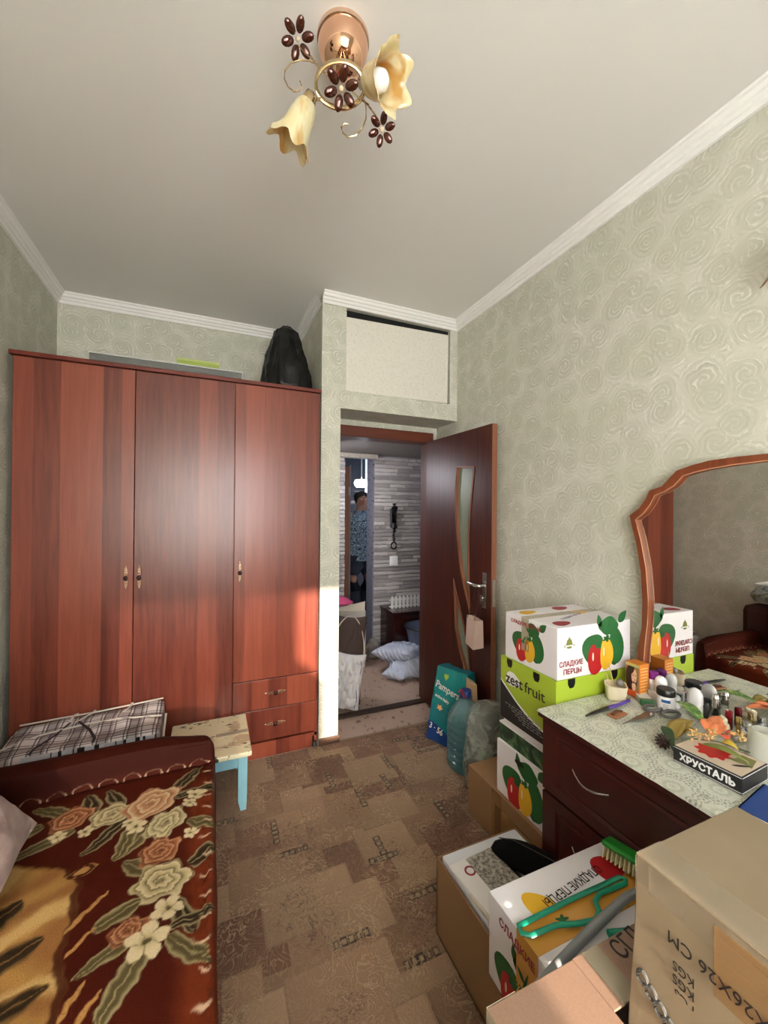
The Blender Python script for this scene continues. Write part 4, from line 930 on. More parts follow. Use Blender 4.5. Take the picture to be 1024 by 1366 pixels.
MB().box((x0+0.10, y0-0.006, 0.02), (x1-0.01, y0+0.001, 0.380)).build('front_panel', M_bar, pb2)
M_tape = plain('cream_tape', (214, 206, 196), .7); M_dtape = plain('dark_tape', (50, 40, 44), .7)
def onbag(a, b, h=.006):
    zt = .395+.010*b+.030*a*b-.02*(1-b)*(1-a)+.010*math.sin(a*9+b*3)*math.sin(PI*b); return (x0+(x1-x0)*a, y0+(y1-y0)*b, zt+h)
mb = MB()
for pth in ([(.0, .25), (.2, .55), (.45, .62), (.7, .5), (1, .45)], [(.02, .98), (.3, .97), (.5, .93), (.75, .96), (.99, .98)]):
    pp = [onbag(*p) for p in pth]; qq = []
    for k in range(len(pp)-1):
        for s in range(5): qq.append(Vector(pp[k]).lerp(Vector(pp[k+1]), s/5))
    mb.tube(qq+[pp[-1]], .004, 6)
mb.build('piping', M_tape, pb2, True)
for pth, mt in (([(.36, .75), (.30, .45), (.22, .1), (.21, -.01)], M_dtape), ([(.42, .72), (.52, .40), (.58, .1), (.58, -.01)], M_dtape), ([(.36, .75), (.36, .95), (.39, .99)], M_tape), ([(.40, .72), (.50, .92), (.50, .99)], M_tape), ([(.72, .70), (.76, .92), (.76, 1.0)], M_tape)):
    MB().tube([onbag(a, b, .010) for a, b in pth], .006, 6, flat=.35).build('tie_tape', mt, pb2, True)
MB().tube([(x1+.004, 2.10, .02), (x1+.012, 2.12, .20), (x1+.012, 2.20, .34), (x1+.016, 2.27, .40)], .005, 6).build('tie_tape', M_tape, pb2, True)

st = thing('stool', 'low wooden stool with worn cream top and light blue legs', 'stool', (0.0, 2.18, 0))
t = NT('worn_cream_oilcloth'); o = t.obj(); n1 = t.noise(o, 11, 3, .6, .4); n2 = t.noise(t.mapping(o, (1, 2.2, 1), (0, 0, .5)), 16, 2, .5, .2)
c = t.mix(t.rng(n1, .55, .62, 0, .8), lin((234, 225, 190)), lin((184, 158, 122))); c = t.mix(t.rng(n2, .63, .66), c, lin((66, 68, 44))); c = t.mix(t.rng(t.noise(o, 8, 3), .66, .72, 0, .9), c, lin((132, 92, 70)))
t.base(c); t.p(Roughness=.45)
a0, a1, b0, b1, sz = -0.178, 0.184, 1.985, 2.375, 0.283
MB().box((a0, b0, sz-.022), (a1, b1, sz)).build('seat', t.m, st, bevel=.005)
MB().box((0.03, 2.17, sz), (a1-.004, 2.20, sz+.0012)).build('tape_strip', plain('grey_tape', (168, 156, 134), .4), st)
M_blue = plain('light_blue_paint', (132, 184, 200), .45, var=.08, nscale=12)
for lx in (a0+.02, a1-.06):
    for ly in (b0+.014, b1-.05):
        MB().add([(lx, ly, sz-.022), (lx+.042, ly, sz-.022), (lx+.042, ly+.036, sz-.022), (lx, ly+.036, sz-.022), (lx, ly, .05), (lx+.04, ly, .05), (lx+.04, ly+.034, .05), (lx, ly+.034, .05), (lx+.012, ly+.004, 0.004), (lx+.038, ly+.004, .004), (lx+.038, ly+.03, .004), (lx+.012, ly+.03, .004)],
                 [(0, 1, 5, 4), (1, 2, 6, 5), (2, 3, 7, 6), (3, 0, 4, 7), (4, 5, 9, 8), (5, 6, 10, 9), (6, 7, 11, 10), (7, 4, 8, 11), (8, 9, 10, 11), (3, 2, 1, 0)]).build('leg', M_blue, st, bevel=.002)
for (p, q_) in (((a0+.062, b0+.02, sz-.075), (a1-.06, b0+.036, sz-.022)), ((a0+.062, b1-.036, sz-.075), (a1-.06, b1-.02, sz-.022)), ((a0+.026, b0+.05, sz-.075), (a0+.04, b1-.05, sz-.022)), ((a1-.04, b0+.05, sz-.075), (a1-.026, b1-.05, sz-.022))):
    MB().box(p, q_).build('apron', M_blue, st)

# ------------------------------------------------------------------ dresser with lace-pattern cover and mirror
dr = thing('dresser', 'dark mahogany dresser with silver bow handles against the right wall', 'dresser', (1.3, .55, 0))
TX, TY1, TY0, TZ = 1.045, 1.085, 0.02, 0.725
BX_, BY_ = 1.068, 1.072
MB().box((BX_+.004, TY0+.012, .0), (XR-.006, TY0+.03, TZ-.022)).box((BX_+.004, BY_-.018, .0), (XR-.006, BY_, TZ-.022)).box((XR-.02, TY0+.012, 0), (XR-.006, BY_, TZ-.022)).box((BX_+.01, TY0+.02, .04), (XR-.01, BY_-.005, .06)).box((BX_+.006, TY0+.02, .04), (BX_+.03, BY_-.002, TZ-.022)).build('body', M_dresser, dr)
MB().box((TX+.004, TY0, TZ-.022), (XR-.002, TY1, TZ)).build('top', M_dresser, dr, bevel=.004)
MB().box((BX_-.012, TY0+.02, 0.0), (BX_+.004, BY_+.004, .215)).build('plinth', M_dresser, dr, bevel=.004)
def drawer(z0, z1, y0=TY0+.03, y1=BY_-.004):
    xo = BX_-.010; fr = .055
    o_ = [(y0, z0), (y1, z0), (y1, z1), (y0, z1)]; i_ = [(y0+fr, z0+fr*.62), (y1-fr, z0+fr*.62), (y1-fr, z1-fr*.62), (y0+fr, z1-fr*.62)]
    i2 = [(y0+fr+.010, z0+fr*.62+.010), (y1-fr-.010, z0+fr*.62+.010), (y1-fr-.010, z1-fr*.62-.010), (y0+fr+.010, z1-fr*.62-.010)]
    vs = [(xo+.016, a, b) for a, b in o_]+[(xo, a, b) for a, b in o_]+[(xo, a, b) for a, b in i_]+[(xo+.006, a, b) for a, b in i2]+[(xo+.003, a, b) for a, b in [(p[0]+(.008 if k in (0, 3) else -.008), p[1]+(.008 if k < 2 else -.008)) for k, p in enumerate(i2)]]
    fs = [(r*4+i, r*4+(i+1) % 4, (r+1)*4+(i+1) % 4, (r+1)*4+i) for r in range(4) for i in range(4)]+[(16, 17, 18, 19)]
    d = MB().add(vs, fs).build('drawer', M_dresser, dr)
    hz = (z0+z1)/2+.012
    for yc in (.875, .21):
        pts = [(xo-.004-.020*math.sin(PI*k/14), yc+.063-.009*k, hz+.006-.014*math.sin(PI*k/14)) for k in range(15)]
        MB().tube(pts, [.0028+.0012*math.sin(PI*k/14) for k in range(15)], 8).build('handle', M_chrome, d, True)
drawer(.465, .698); drawer(.222, .455)
MB().box((BX_-.016, TY0+.07, .04), (BX_-.012, BY_-.05, .18)).build('plinth_panel', M_dresser, dr, bevel=.003)

def cover():
    x = np.arange(TX, XR-.004, .0024); y = np.arange(TY0, TY1, .0024); Xg, Yg = np.meshgrid(x, y, indexing='ij')
    C = np.ones(Xg.shape+(3,))*np.array(lin((204, 206, 190)))
    a = .125; h = a*math.sqrt(3)/2*1.0; best = np.full(Xg.shape, 9.); ang = np.zeros(Xg.shape)
    for r in range(-1, 9):
        for c_ in range(-1, 12):
            cx = TX+r*h*.86+.02; cy = c_*a*.86+(r % 2)*a*.43; d = np.hypot(Xg-cx, Yg-cy); m_ = d < best; best = np.where(m_, d, best); ang = np.where(m_, np.arctan2(Yg-cy, Xg-cx), ang)
    sc = .0025*np.cos(ang*12); DKc = lin((104, 108, 92)); MD = lin((164, 168, 150))
    mixc(C, sst(.007, .010, best)*sst(.026, .020, best)*.55, MD); mixc(C, sst(.003, .0015, abs(best-.012)), lin((214, 216, 202)))
    mixc(C, sst(.0026, .001, abs(best-.042-sc))*.85*(np.cos(ang*36) > -.4), DKc); mixc(C, sst(.0026, .001, abs(best-.052-sc))*.8*(np.cos(ang*30) > -.3), DKc)
    mixc(C, sst(.050, .058, best)*.75*((np.sin(Xg*900)*np.sin(Yg*860)) > .15), DKc); mixc(C, sst(.034, .026, best)*sst(.2, .9, np.cos(ang*12))*.22, MD)
    mixc(C, sst(.005, .003, best)*.5, MD)
    Z = np.full(Xg.shape, TZ+.0022)+.0010*np.sin(Yg*30)*np.sin(Xg*22)
    fall = np.clip((TX+.006-Xg)/.006, 0, 1); Z -= .004*fall+.003*np.abs(np.sin(Yg*14))*fall
    o = grid_mesh('table_cover', np.stack([Xg, Yg, Z], -1), C, painted('oilcloth_lace', .38, 40, .04, .1, 200)); tag(o, 'pale green lace-pattern oilcloth spread over the dresser top', 'tablecloth')
cover()
CT = TZ+.0035
# mirror
outer_px = [(853.5, 862), (858.6, 837.6), (859.8, 802.5), (857.5, 762.7), (851.6, 725.2), (846.2, 704), (842.7, 687.7), (855, 678.4), (863.3, 666.7), (869.2, 654.5), (885.6, 649), (897.3, 636.2), (905.5, 628), (925.4, 621), (948.8, 614.7), (984, 609.7), (1024, 605.8)]
inner_px = [(862.9, 862), (866.8, 828.3), (867.5, 800), (864.5, 758), (857.5, 720.5), (853.5, 705), (850.4, 693.6), (861, 685), (870, 673), (876.2, 660.8), (889, 656), (902, 648), (913.7, 635), (930, 630), (950, 625.5), (984, 619.8), (1024, 615)]
MX = 1.538
def side(pxs):
    pts = [onx(u, v, MX) for u, v in pxs]; return [(p.y, p.z) for p in pts]
oL, iL = side(outer_px), side(inner_px); YC = .5525
oL = [(1.072, CT)]+[(1.062, .81)]+oL[:0]+[(p[0], p[1]) for p in oL]; iL = [(1.042, CT)]+[(1.034, .81)]+iL
def full(s): return s+[(YC*2-y, z) for y, z in reversed(s)]
oF, iF = full(oL), full(iL)
mr = thing('mirror', 'curved brown-framed mirror standing on the dresser', 'mirror', (MX, YC, CT))
nO = len(oF); vs = [(MX-.014, a, b) for a, b in oF]+[(MX-.014, a, b) for a, b in iF]+[(MX+.016, a, b) for a, b in oF]+[(MX+.004, a, b) for a, b in iF]
fs = [(i, i+1, nO+i+1, nO+i) for i in range(nO-1)]+[(i, 2*nO+i, 2*nO+i+1, i+1) for i in range(nO-1)]+[(nO+i, nO+i+1, 3*nO+i+1, 3*nO+i) for i in range(nO-1)]
MB().add(vs, fs).build('frame', M_frame, mr)
pk = NT('pale_edge'); pk.base(lin((206, 150, 116))); pk.p(Roughness=.4)
MB().tube([(MX-.014, a, b) for a, b in iF], .0016, 6).build('bead', pk.m, mr)
t = NT('mirror_glass'); t.base((.80, .80, .78)); t.p(Metallic=1, Roughness=.0)
gm = MB().prism(oF[:], lambda a, b, d: (MX+.003+d, a, b), .010)
gm.build('glass', t.m, mr)
# wall sconce at the right edge
sp_ = onx(1017, 386, XR)
sc_ = thing('wall_sconce', 'wall sconce with a leaf tip at the right edge of the wall', 'lamp', sp_)
by = sp_.y-.10
MB().lathe([(.05, 0), (.048, .012), (.03, .02), (.01, .03)], 20, Matrix.Translation((XR-.001, by, sp_.z))@Matrix.Rotation(-PI/2, 4, 'Y')).build('base', M_brass, sc_, True)
MB().tube([(XR-.03, by, sp_.z), (XR-.05, by+.03, sp_.z+.02), (XR-.04, by+.06, sp_.z+.02), (XR-.02, by+.09, sp_.z+.004), (XR-.015, by+.10, sp_.z)], [.005, .004, .004, .003, .001], 8).build('arm', M_brass, sc_, True)
M_amber = NT('amber_glass'); o = M_amber.obj(); n1 = M_amber.noise(M_amber.mapping(o, (1, 1, .5)), 18, 2, .5, .6)
M_amber.base(M_amber.ramp(n1, [(.35, lin((222, 200, 150))), (.5, lin((226, 208, 168))), (.68, lin((190, 142, 76)))])); M_amber.p(Roughness=.2, Transmission_Weight=.12, Subsurface_Weight=.2); M_amber = M_amber.m
def tulip(M, n=48, s=1.0, sharp=1.0, sl=1.0):
    pr = [(.012, 0), (.020, .004), (.030, .018), (.036, .035), (.038, .052), (.042, .068), (.052, .084), (.064, .096)]
    rf = lambda a, t_: 1+.10*max(0, t_-.55)/.45*math.cos(6*a)+.02*max(0, t_-.7)/.3*math.cos(19*a)
    mb = MB(); vs = []; k = len(pr)
    for sgn in (1, -1):
        for j, (r, z) in enumerate(pr):
            for i in range(n):
                a = 2*PI*i/n; t_ = j/(k-1); rr = (r*rf(a, t_)-(0 if sgn == 1 else .002))*s; zz = z*s+max(0, t_-.6)/.4*.010*s*math.cos(6*a)*sharp; zz *= sl; vs.append(M@Vector((rr*math.cos(a), rr*math.sin(a), zz)))
    fs = []
    for q in range(2):
        for j in range(k-1):
            for i in range(n): fs.append((q*k*n+j*n+i, q*k*n+j*n+(i+1) % n, q*k*n+(j+1)*n+(i+1) % n, q*k*n+(j+1)*n+i))
    for i in range(n): fs.append(((k-1)*n+i, (k-1)*n+(i+1) % n, (2*k-1)*n+(i+1) % n, (2*k-1)*n+i))
    return mb.add(vs, fs)
tulip(Matrix.Translation((XR-.08, by-.04, sp_.z-.03))).build('shade', M_amber, sc_, True)

# ------------------------------------------------------------------ ceiling lamp
dc = 1.075
fx = thing('ceiling_lamp', 'two-shade ceiling lamp with rose gold dome and brown metal flowers', 'lamp', (0.31, 1.03, H))
c0 = Vector((0.327, 1.088, H))
bd = MB().lathe([(.066, 0), (.069, -.010), (.070, -.026), (.066, -.046), (.057, -.066), (.042, -.082), (.022, -.092), (.004, -.095)], 48, Matrix.Translation(c0)).build('dome', M_rosegold, fx, True)
MB().lathe([(.0725, 0), (.0725, -.012), (.069, -.014), (.060, -.014)], 48, Matrix.Translation(c0)).build('ceiling_flange', plain('pale_rose_metal', (226, 196, 176), .25, 1.0), fx, True)
rc = atd(454, 114, 1.02); M_gilt = plain('gilt_rod', (196, 172, 132), .15, 1.0)
def ringp(a, r=.062): return rc+RIGHT*r*math.cos(a)+(DOWN*.72*math.sin(a)+_f*.69*math.sin(a))*r*.66
MB().tube([ringp(i*PI/20) for i in range(40)], .0045, 8, True, flat=1.6).build('ring', M_gilt, fx, True)
for du in (-6, 8): MB().tube([c0+Vector((du*.002, 0, -.085)), atd(452+du, 96, 1.04), ringp(-PI/2+du*.03)], .0042, 8).build('stem', M_gilt, fx, True)
def flower(c, R, nrm=None):
    nrm = (nrm or (CAM-c)).normalized(); q = nrm.to_track_quat('Z', 'Y').to_matrix().to_4x4(); mb = MB()
    f_ = thing  # petals are parts of the lamp
    hub = MB().ball(c+nrm*.004, .0065, 10).build('flower_centre', plain('pearl_bead', (206, 186, 160), .3), fx, True)
    for k in range(6):
        a = k*PI/3+.3; M = Matrix.Translation(c)@q@Matrix.Rotation(a, 4, 'Z')@Matrix.Translation((R*.62, 0, .002))@Matrix.Rotation(-.25, 4, 'Y')
        pet = MB().ball((0, 0, 0), R*.40, 12, sc=(1.0, .62, .25), M=M).build('petal', M_petal, fx, True)
M_petal = NT('brown_enamel_petal'); M_petal.base(lin((76, 34, 20))); M_petal.p(Roughness=.12, Metallic=.5, Coat_Weight=.6); M_petal = M_petal.m
fA, fB, fC = atd(397, 52, 1.05), atd(455, 118, .985), atd(509, 173, 1.05)
for q in (fA, fB, fC): flower(q, .043 if q is not fC else .036)
def curl(pts, d, r=.0018): MB().tube([atd(u, v, d) for u, v in pts], r, 6).build('curl', M_gilt, fx, True)
curl([(424, 86), (412, 81), (400, 80), (388, 84), (380, 94), (379, 105), (384, 116), (392, 122), (399, 121), (402, 115), (400, 108)], 1.05)
curl([(484, 130), (488, 142), (488, 158), (483, 172), (474, 181), (464, 183), (457, 177), (455, 170), (459, 165), (465, 166)], 1.03)
curl([(415, 75), (420, 84), (427, 92), (436, 100)], 1.04, .002); curl([(397, 60), (408, 72), (420, 82)], 1.05, .0016); curl([(482, 130), (492, 142), (502, 156), (507, 166)], 1.04, .002); curl([(470, 122), (480, 132), (492, 140)], 1.03, .002)
# shades
def shade(neck, mouthc, s, d1, d2, sl=1.0):
    a = atd(*neck, d1); b = atd(*mouthc, d2); ax = (b-a).normalized(); M = Matrix.Translation(a)@ax.to_track_quat('Z', 'Y').to_matrix().to_4x4()
    sh = tulip(M, 60, s, 1.0, sl).build('shade', M_amber, fx, True)
    MB().lathe([(.006, -.016), (.014, -.012), (.017, 0), (.020, .010), (.018, .012)], 20, M, ).build('socket_cup', M_gilt, fx, True)
    MB().lathe([(.012*s, .012*s), (.020*s, .03*s), (.024*s, .050*s), (.020*s, .066*s), (.009*s, .075*s), (.001, .077*s)], 20, M).build('bulb', plain('opal_bulb', (244, 242, 238), .2), fx, True)
    return a
a1 = shade((413, 132), (387, 190), .88, 1.02, 1.045, 1.30); MB().tube([ringp(PI*.80), a1], .004, 8).build('arm', M_gilt, fx, True)
a2 = shade((486, 110), (534, 104), 1.02, 1.03, 0.968, 1.0); MB().tube([ringp(0), a2], .004, 8).build('arm', M_gilt, fx, True)

# ------------------------------------------------------------------ pepper cartons
def frame(O, U, V):
    O, U, V = Vector(O), Vector(U).normalized(), Vector(V).normalized(); N = U.cross(V)
    return lambda a, b, d: O+U*a+V*b+N*d
def blob(cx, cy, rx, ry, k=0, amp=0, n=22, rot=0, tip=0):
    out = []
    for i in range(n):
        a = 2*PI*i/n; r = 1+amp*math.cos(k*a+.6); x = rx*r*math.cos(a); y = ry*r*math.sin(a)*(1-tip*math.sin(a)*.5); c, s = math.cos(rot), math.sin(rot); out.append((cx+x*c-y*s, cy+x*s+y*c))
    return out
def leafpoly(x, y, ang, L, W, n=9):
    up = [(L*i/n, W*math.sin(PI*(i/n)**.8)) for i in range(n+1)]; dn = [(L*i/n, -W*math.sin(PI*(i/n)**.8)) for i in range(n-1, 0, -1)]; c, s = math.cos(ang), math.sin(ang)
    return [(x+a*c-b*s, y+a*s+b*c) for a, b in up+dn]
def peppers(f, parent, s=1.0, ox=0, oy=0):
    """red, yellow and green pepper print, about 1.0*s wide"""
    mb = MB()
    def P(poly, mi, lay): mb.prism([(ox+a*s, oy+b*s) for a, b in poly], lambda a, b, d: f(a, b, .0003*lay+d), .0003, mi)
    P(blob(-.27, -.03, .22, .20, 3, .08, rot=.8), 1, 1); P(blob(.05, .27, .20, .13, 4, .08), 1, 1); P(leafpoly(.26, .30, .75, .24, .07), 1, 1); P(leafpoly(-.12, .26, 1.8, .20, .05), 1, 1)
    P(blob(-.22, -.20, .155, .22, 3, .05, rot=.1), 0, 2); P(blob(.22, -.04, .15, .28, 3, .05, rot=.15), 1, 2); P(blob(.16, -.14, .10, .20, 2, .05, rot=.1), 3, 1)
    P(blob(.01, -.14, .135, .24, 3, .06), 2, 3); P(blob(.01, .08, .07, .04, 5, .35), 1, 4); P(leafpoly(.0, .07, 1.3, .30, .02), 1, 4); P(leafpoly(-.17, .0, .9, .15, .02), 1, 4); P(blob(-.17, -.01, .05, .03, 5, .3), 1, 4)
    P(leafpoly(.02, .20, 2.4, .14, .03), 1, 4); P(blob(-.27, -.15, .016, .06), 4, 5); P(blob(-.05, -.10, .014, .07), 4, 5)
    return mb.build('pepper_print', [M_red, M_green, M_yellow, plain('print_dark_green', (20, 66, 30), .5), plain('print_highlight', (236, 214, 190), .5)], parent)
def bellmark(f, parent, ox, oy, s):
    mb = MB(); P = lambda poly, mi, lay: mb.prism([(ox+a*s, oy+b*s) for a, b in poly], lambda a, b, d: f(a, b, .0003*lay+d), .0003, mi)
    P([(-.45, -.25), (-.35, .0), (-.25, .3), (-.08, .42), (-.05, .55), (.05, .55), (.08, .42), (.25, .3), (.35, .0), (.45, -.25)], 0, 1); P([(-.6, -.28), (.6, -.28), (.6, -.12), (-.6, -.12)], 0, 2); P([(-.5, -.25), (.5, -.25), (.5, -.15), (-.5, -.15)], 1, 3); P(blob(0, -.35, .3, .1), 0, 1)
    mb.build('bell_emblem', [M_olive, M_whiteprint], parent)
def card(c, name): return plain(name, c, .55, var=.05, nscale=8, bump=.08)
M_wcard = card((226, 222, 224), 'white_carton')
g_p = None
# top carton
T = thing('pepper_carton', 'white carton printed with peppers on top of the lime carton', 'carton', (1.34, 1.23, .803))
cx0, cx1, cy0, cy1, cz0, cz1 = 1.148, 1.532, 1.092, 1.372, .8035, .992
MB().box((cx0, cy0, cz0), (cx1, cy1, cz1)).build('box', M_wcard, T, bevel=.003)
fL = frame((cx0, (cy0+cy1)/2, (cz0+cz1)/2), (0, -1, 0), (0, 0, 1)); fF = frame(((cx0+cx1)/2, cy0, (cz0+cz1)/2), (1, 0, 0), (0, 0, 1)); fT = frame(((cx0+cx1)/2, (cy0+cy1)/2, cz1), (1, 0, 0), (0, 1, 0))
peppers(fL, T, .20, 0.0, .0); peppers(fF, T, .26, .055, .01); bellmark(fF, T, -.135, .035, .042)
text('СЛАДКИЕ', .026, fF(-.185, -.047, 0), (1, 0, 0), (0, 0, 1), M_crim, T, sx=.92, bold=.0006); text('ПЕРЦЫ', .026, fF(-.165, -.076, 0), (1, 0, 0), (0, 0, 1), M_crim, T, sx=1, bold=.0006)
text('СЛАДКИЕ ПЕРЦЫ', .018, fL(-.105, .062, 0), (0, -1, 0), (0, 0, 1), M_crim, T, sx=1.05, bold=.0004)
for (a, b, mi) in ((-.12, -.09, 0), (.10, .02, 1), (-.12, .09, 1), (.07, .10, 0)): MB().prism(blob(a, b, .042, .026, 3, .08, rot=.2), lambda p, q, d: fT(p, q, d), .0004).build('pepper_print', (M_crim, M_yellow)[mi], T)
text('СЛАДКИЕ ПЕРЦЫ', .018, fT(-.075, -.055, 0), (1, .3, 0), (-.3, 1, 0), plain('print_faded', (120, 110, 130), .6), T)
M_tapec = NT('clear_tape'); M_tapec.base(lin((216, 204, 176))); M_tapec.p(Roughness=.15, Alpha=.45); M_tapec = M_tapec.m
MB().box((cx0-.0012, 1.235, cz1-.13), (cx0-.0002, 1.275, cz1)).box((cx0, 1.235, cz1+.0002), (cx1, 1.275, cz1+.001)).build('packing_tape', M_tapec, T)
# lime carton
Z = thing('lime_carton', 'lime green and black fruit carton under the pepper carton', 'carton', (1.33, 1.24, .55))
zx0, zx1, zy0, zy1, zz0, zz1 = 1.142, 1.540, 1.092, 1.392, .5455, .8025
M_lime = card((164, 188, 50), 'lime_carton_board'); M_blackcard = card((26, 26, 26), 'black_carton_board')
MB().box((zx0, zy0, zz0), (zx1, zy1, zz1)).build('box', M_lime, Z, bevel=.002)
fZ = frame((zx0, zy1, zz0), (0, -1, 0), (0, 0, 1)); W_ = zy1-zy0; Hh = zz1-zz0
crv = [(W_*t_, Hh*(.60-.46*(t_**1.0)-.10*math.sin(PI*t_))) for t_ in [i/12 for i in range(13)]]
MB().prism([(0, 0), (W_, 0)]+crv[::-1], fZ, .0005).build('black_print', M_blackcard, Z)
MB().prism(crv+[(a, b+.008) for a, b in crv[::-1]], lambda a, b, d: fZ(a, b, .0004+d), .0004).build('white_line_print', M_whiteprint, Z)
for a, b in ((.055, Hh-.016), (.205, Hh-.018)): MB().prism([(a-.016, b+.016), (a-.016, b-.004), (a-.009, b-.018), (a+.009, b-.018), (a+.016, b-.004), (a+.016, b+.016)], lambda p, q, d: fZ(p, q, .0003+d), .0006).build('hand_hole', M_black, Z)
fZ2 = frame((zx0, zy0, zz0), (1, 0, 0), (0, 0, 1))
for a in (.075, .30): MB().prism([(a-.018, Hh), (a-.018, Hh-.02), (a-.009, Hh-.034), (a+.009, Hh-.034), (a+.018, Hh-.02), (a+.018, Hh)], lambda p, q, d: fZ2(p, q, .0003+d), .0006).build('hand_hole', M_black, Z)
MB().prism(blob(.075, .178, .045, .028, 3, .12), lambda a, b, d: fZ(a, b, .0004+d), .0003).build('white_splash_print', M_whiteprint, Z)
text('zest', .060, fZ(.035, .158, .0006), (0, -1, 0), (0, 0, 1), M_ink, Z, sx=1.0, bold=.0012); text('fruit', .060, fZ(.143, .158, .0006), (0, -1, 0), (0, 0, 1), M_ink, Z, sx=1.05)
mb = MB()
for r in range(6):
    a = .03+.02*r
    while a < .03+.20: L_ = rnd.uniform(.008, .03); mb.prism([(a, .068-.009*r), (a+L_, .068-.009*r), (a+L_, .071-.009*r), (a, .071-.009*r)], lambda p, q, d: fZ(p, q, .0008+d) , .0002); a += L_+.006
mb.build('small_print', plain('print_grey', (150, 150, 150), .6), Z)
# lower pepper carton
Lc = thing('open_top_pepper_carton', 'white pepper carton with green inner rim beneath the lime carton', 'carton', (1.33, 1.25, .226))
lx0, lx1, ly0, ly1, lz0, lz1 = 1.135, 1.53, 1.092, 1.405, .2265, .445
MB().box((lx0, ly0, lz0), (lx1, ly1, lz1)).build('box', M_wcard, Lc, bevel=.002)
t = NT('dark_green_print_board'); o = t.obj(); n1 = t.noise(o, 22, 4, .6, .6); t.base(t.ramp(n1, [(.4, lin((20, 44, 30))), (.55, lin((40, 84, 52))), (.7, lin((104, 136, 84)))])); t.p(Roughness=.5)
MB().box((lx0+.010, ly0, lz1), (lx1-.01, ly1-.006, .515)).build('inner_tray', t.m, Lc)
MB().box((lx0+.006, ly0, .515), (lx0+.16, ly0+.155, .5225)).box((lx0+.006, ly0+.16, .515), (lx0+.16, ly1-.006, .5225)).build('tray_flange', M_wcard, Lc, bevel=.002)
MB().box((lx0+.012, ly0, .515), (lx1-.01, ly1-.006, .520)).box((lx0+.02, ly0+.01, .52), (lx1-.02, ly1-.02, .5450)).build('lid', M_wcard, Lc)
fW = frame((lx0, (ly0+ly1)/2, (lz0+lz1)/2), (0, -1, 0), (0, 0, 1)); peppers(fW, Lc, .27, .01, -.01)
mb = MB(); mb.prism(blob(-.02, .075, .026, .011, 0, 0), lambda a, b, d: fW(a, b, .0003+d), .0006); mb.build('hand_hole', M_black, Lc)
# brown carton at the bottom
M_kraft = card((146, 112, 76), 'kraft_board'); M_kraft2 = card((176, 150, 118), 'kraft_light')
t = NT('brown_parcel_tape'); t.base(lin((176, 134, 84))); t.p(Roughness=.12, Alpha=.5); M_btape = t.m
B = thing('brown_carton', 'brown cardboard box on the carpet under the white pepper carton', 'carton', (1.3, 1.35, 0))
MB().box((1.122, 1.10, .006), (1.53, 1.595, .2255)).build('box', M_kraft, B, bevel=.002)
MB().box((1.1205, 1.10, .02), (1.1215, 1.40, .17)).box((1.1205, 1.36, .03), (1.1212, 1.42, .2255)).build('packing_tape', M_btape, B)

# diaper pack, bottle, bags ------------------------------------------------
Dp = thing('diaper_pack', 'teal and blue plastic nappy pack leaning against the open door', 'package', (1.33, 2.1, 0))
Bl, Br = Vector((1.245, 2.225, .006)), Vector((1.345, 1.985, .006)); Uu = (Br-Bl).normalized(); WW = .265; HH = .43
Up = (Vector((0.10, .05, 1))).normalized(); Nn = Uu.cross(Up).normalized()
def fD(a, b, d=0):     # a across, b up, d inward ; bulging face
    e = math.sin(PI*min(1, max(0, a/WW)))*math.sin(PI*min(1, max(0, b/HH))); lean = .085*(b/HH)
    shr = 1-.16*(b/HH)**2
    return Bl+Uu*(a*shr+.02*(b/HH))+Vector((0, 0, b))+Vector((lean, lean*.4, 0))+Nn*(.018*e-d)
n = 26; P = np.zeros((n+1, n+1, 3)); C = np.zeros((n+1, n+1, 3))
def packshell():
    n = 60; m2 = 80
    def face(d, name, paint):
        P = np.zeros((n+1, m2+1, 3)); C = np.zeros((n+1, m2+1, 3))
        for i in range(n+1):
            for j in range(m2+1):
                a = WW*i/n; b = HH*j/m2; q = fD(a, b, d) if d == 0 else fD(a, b, 0)-Nn*(.115-.03*math.sin(PI*i/n))*(1 if 1 else 0)
                q = Vector(q)+Nn*.004*mnoise.noise(Vector((a*25, b*18, d*9)))
                P[i, j] = q; C[i, j] = lin(paint(a/WW, b/HH))
        return P, C
    def paint(a, b):
        if b < .24-.12*a+.02*math.sin(a*6): return (28, 66, 132)
        # baby picture: warm skin tones at the lower right
        if ((a-.92)/.34)**2+((b-.36)/.30)**2 < 1: return (206, 150, 122) if ((a-.86)/.2)**2+((b-.50)/.14)**2 > 1 else (222, 176, 150)
        return (22, 138, 138) if b > .5 else (18, 126, 136)
    Pf, Cf = face(0, 'f', paint); Pb, _ = face(1, 'b', paint)
    mat = painted('glossy_pack_film', .25, 20, .05, .4, 40)
    for i in range(n+1):       # close the shell: outer rim of back equals pinched edge
        pass
    grid_mesh('front', Pf, Cf, mat, Dp)
    Cb = np.ones(Pb.shape)*np.array(lin((20, 110, 126))); grid_mesh('back', Pb[::-1], Cb, mat, Dp)
    ring = [(i, 0) for i in range(n+1)]+[(n, j) for j in range(1, m2+1)]+[(i, m2) for i in range(n-1, -1, -1)]+[(0, j) for j in range(m2-1, -1, -1)]
    PA = np.array([[Pf[i, j] for i, j in ring], [(Pf[i, j]+Pb[i, j])/2+np.array(Vector((0, 0, .004))) for i, j in ring], [Pb[i, j] for i, j in ring]]); CA = np.ones(PA.shape)*np.array(lin((24, 120, 130)))
    for k, (i, j) in enumerate(ring):
        if j < m2*.2: CA[:, k] = lin((26, 60, 122))
    grid_mesh('side', PA, CA, mat, Dp)
packshell()
def dtext(s, size, a, b, mat, sx=1, shear=0): text(s, size, Vector(fD(a, b))+Nn*.016, Uu*1.0+Vector((.0, 0, -.22)), Up, mat, Dp, sx=sx, shear=shear, bold=.0008)
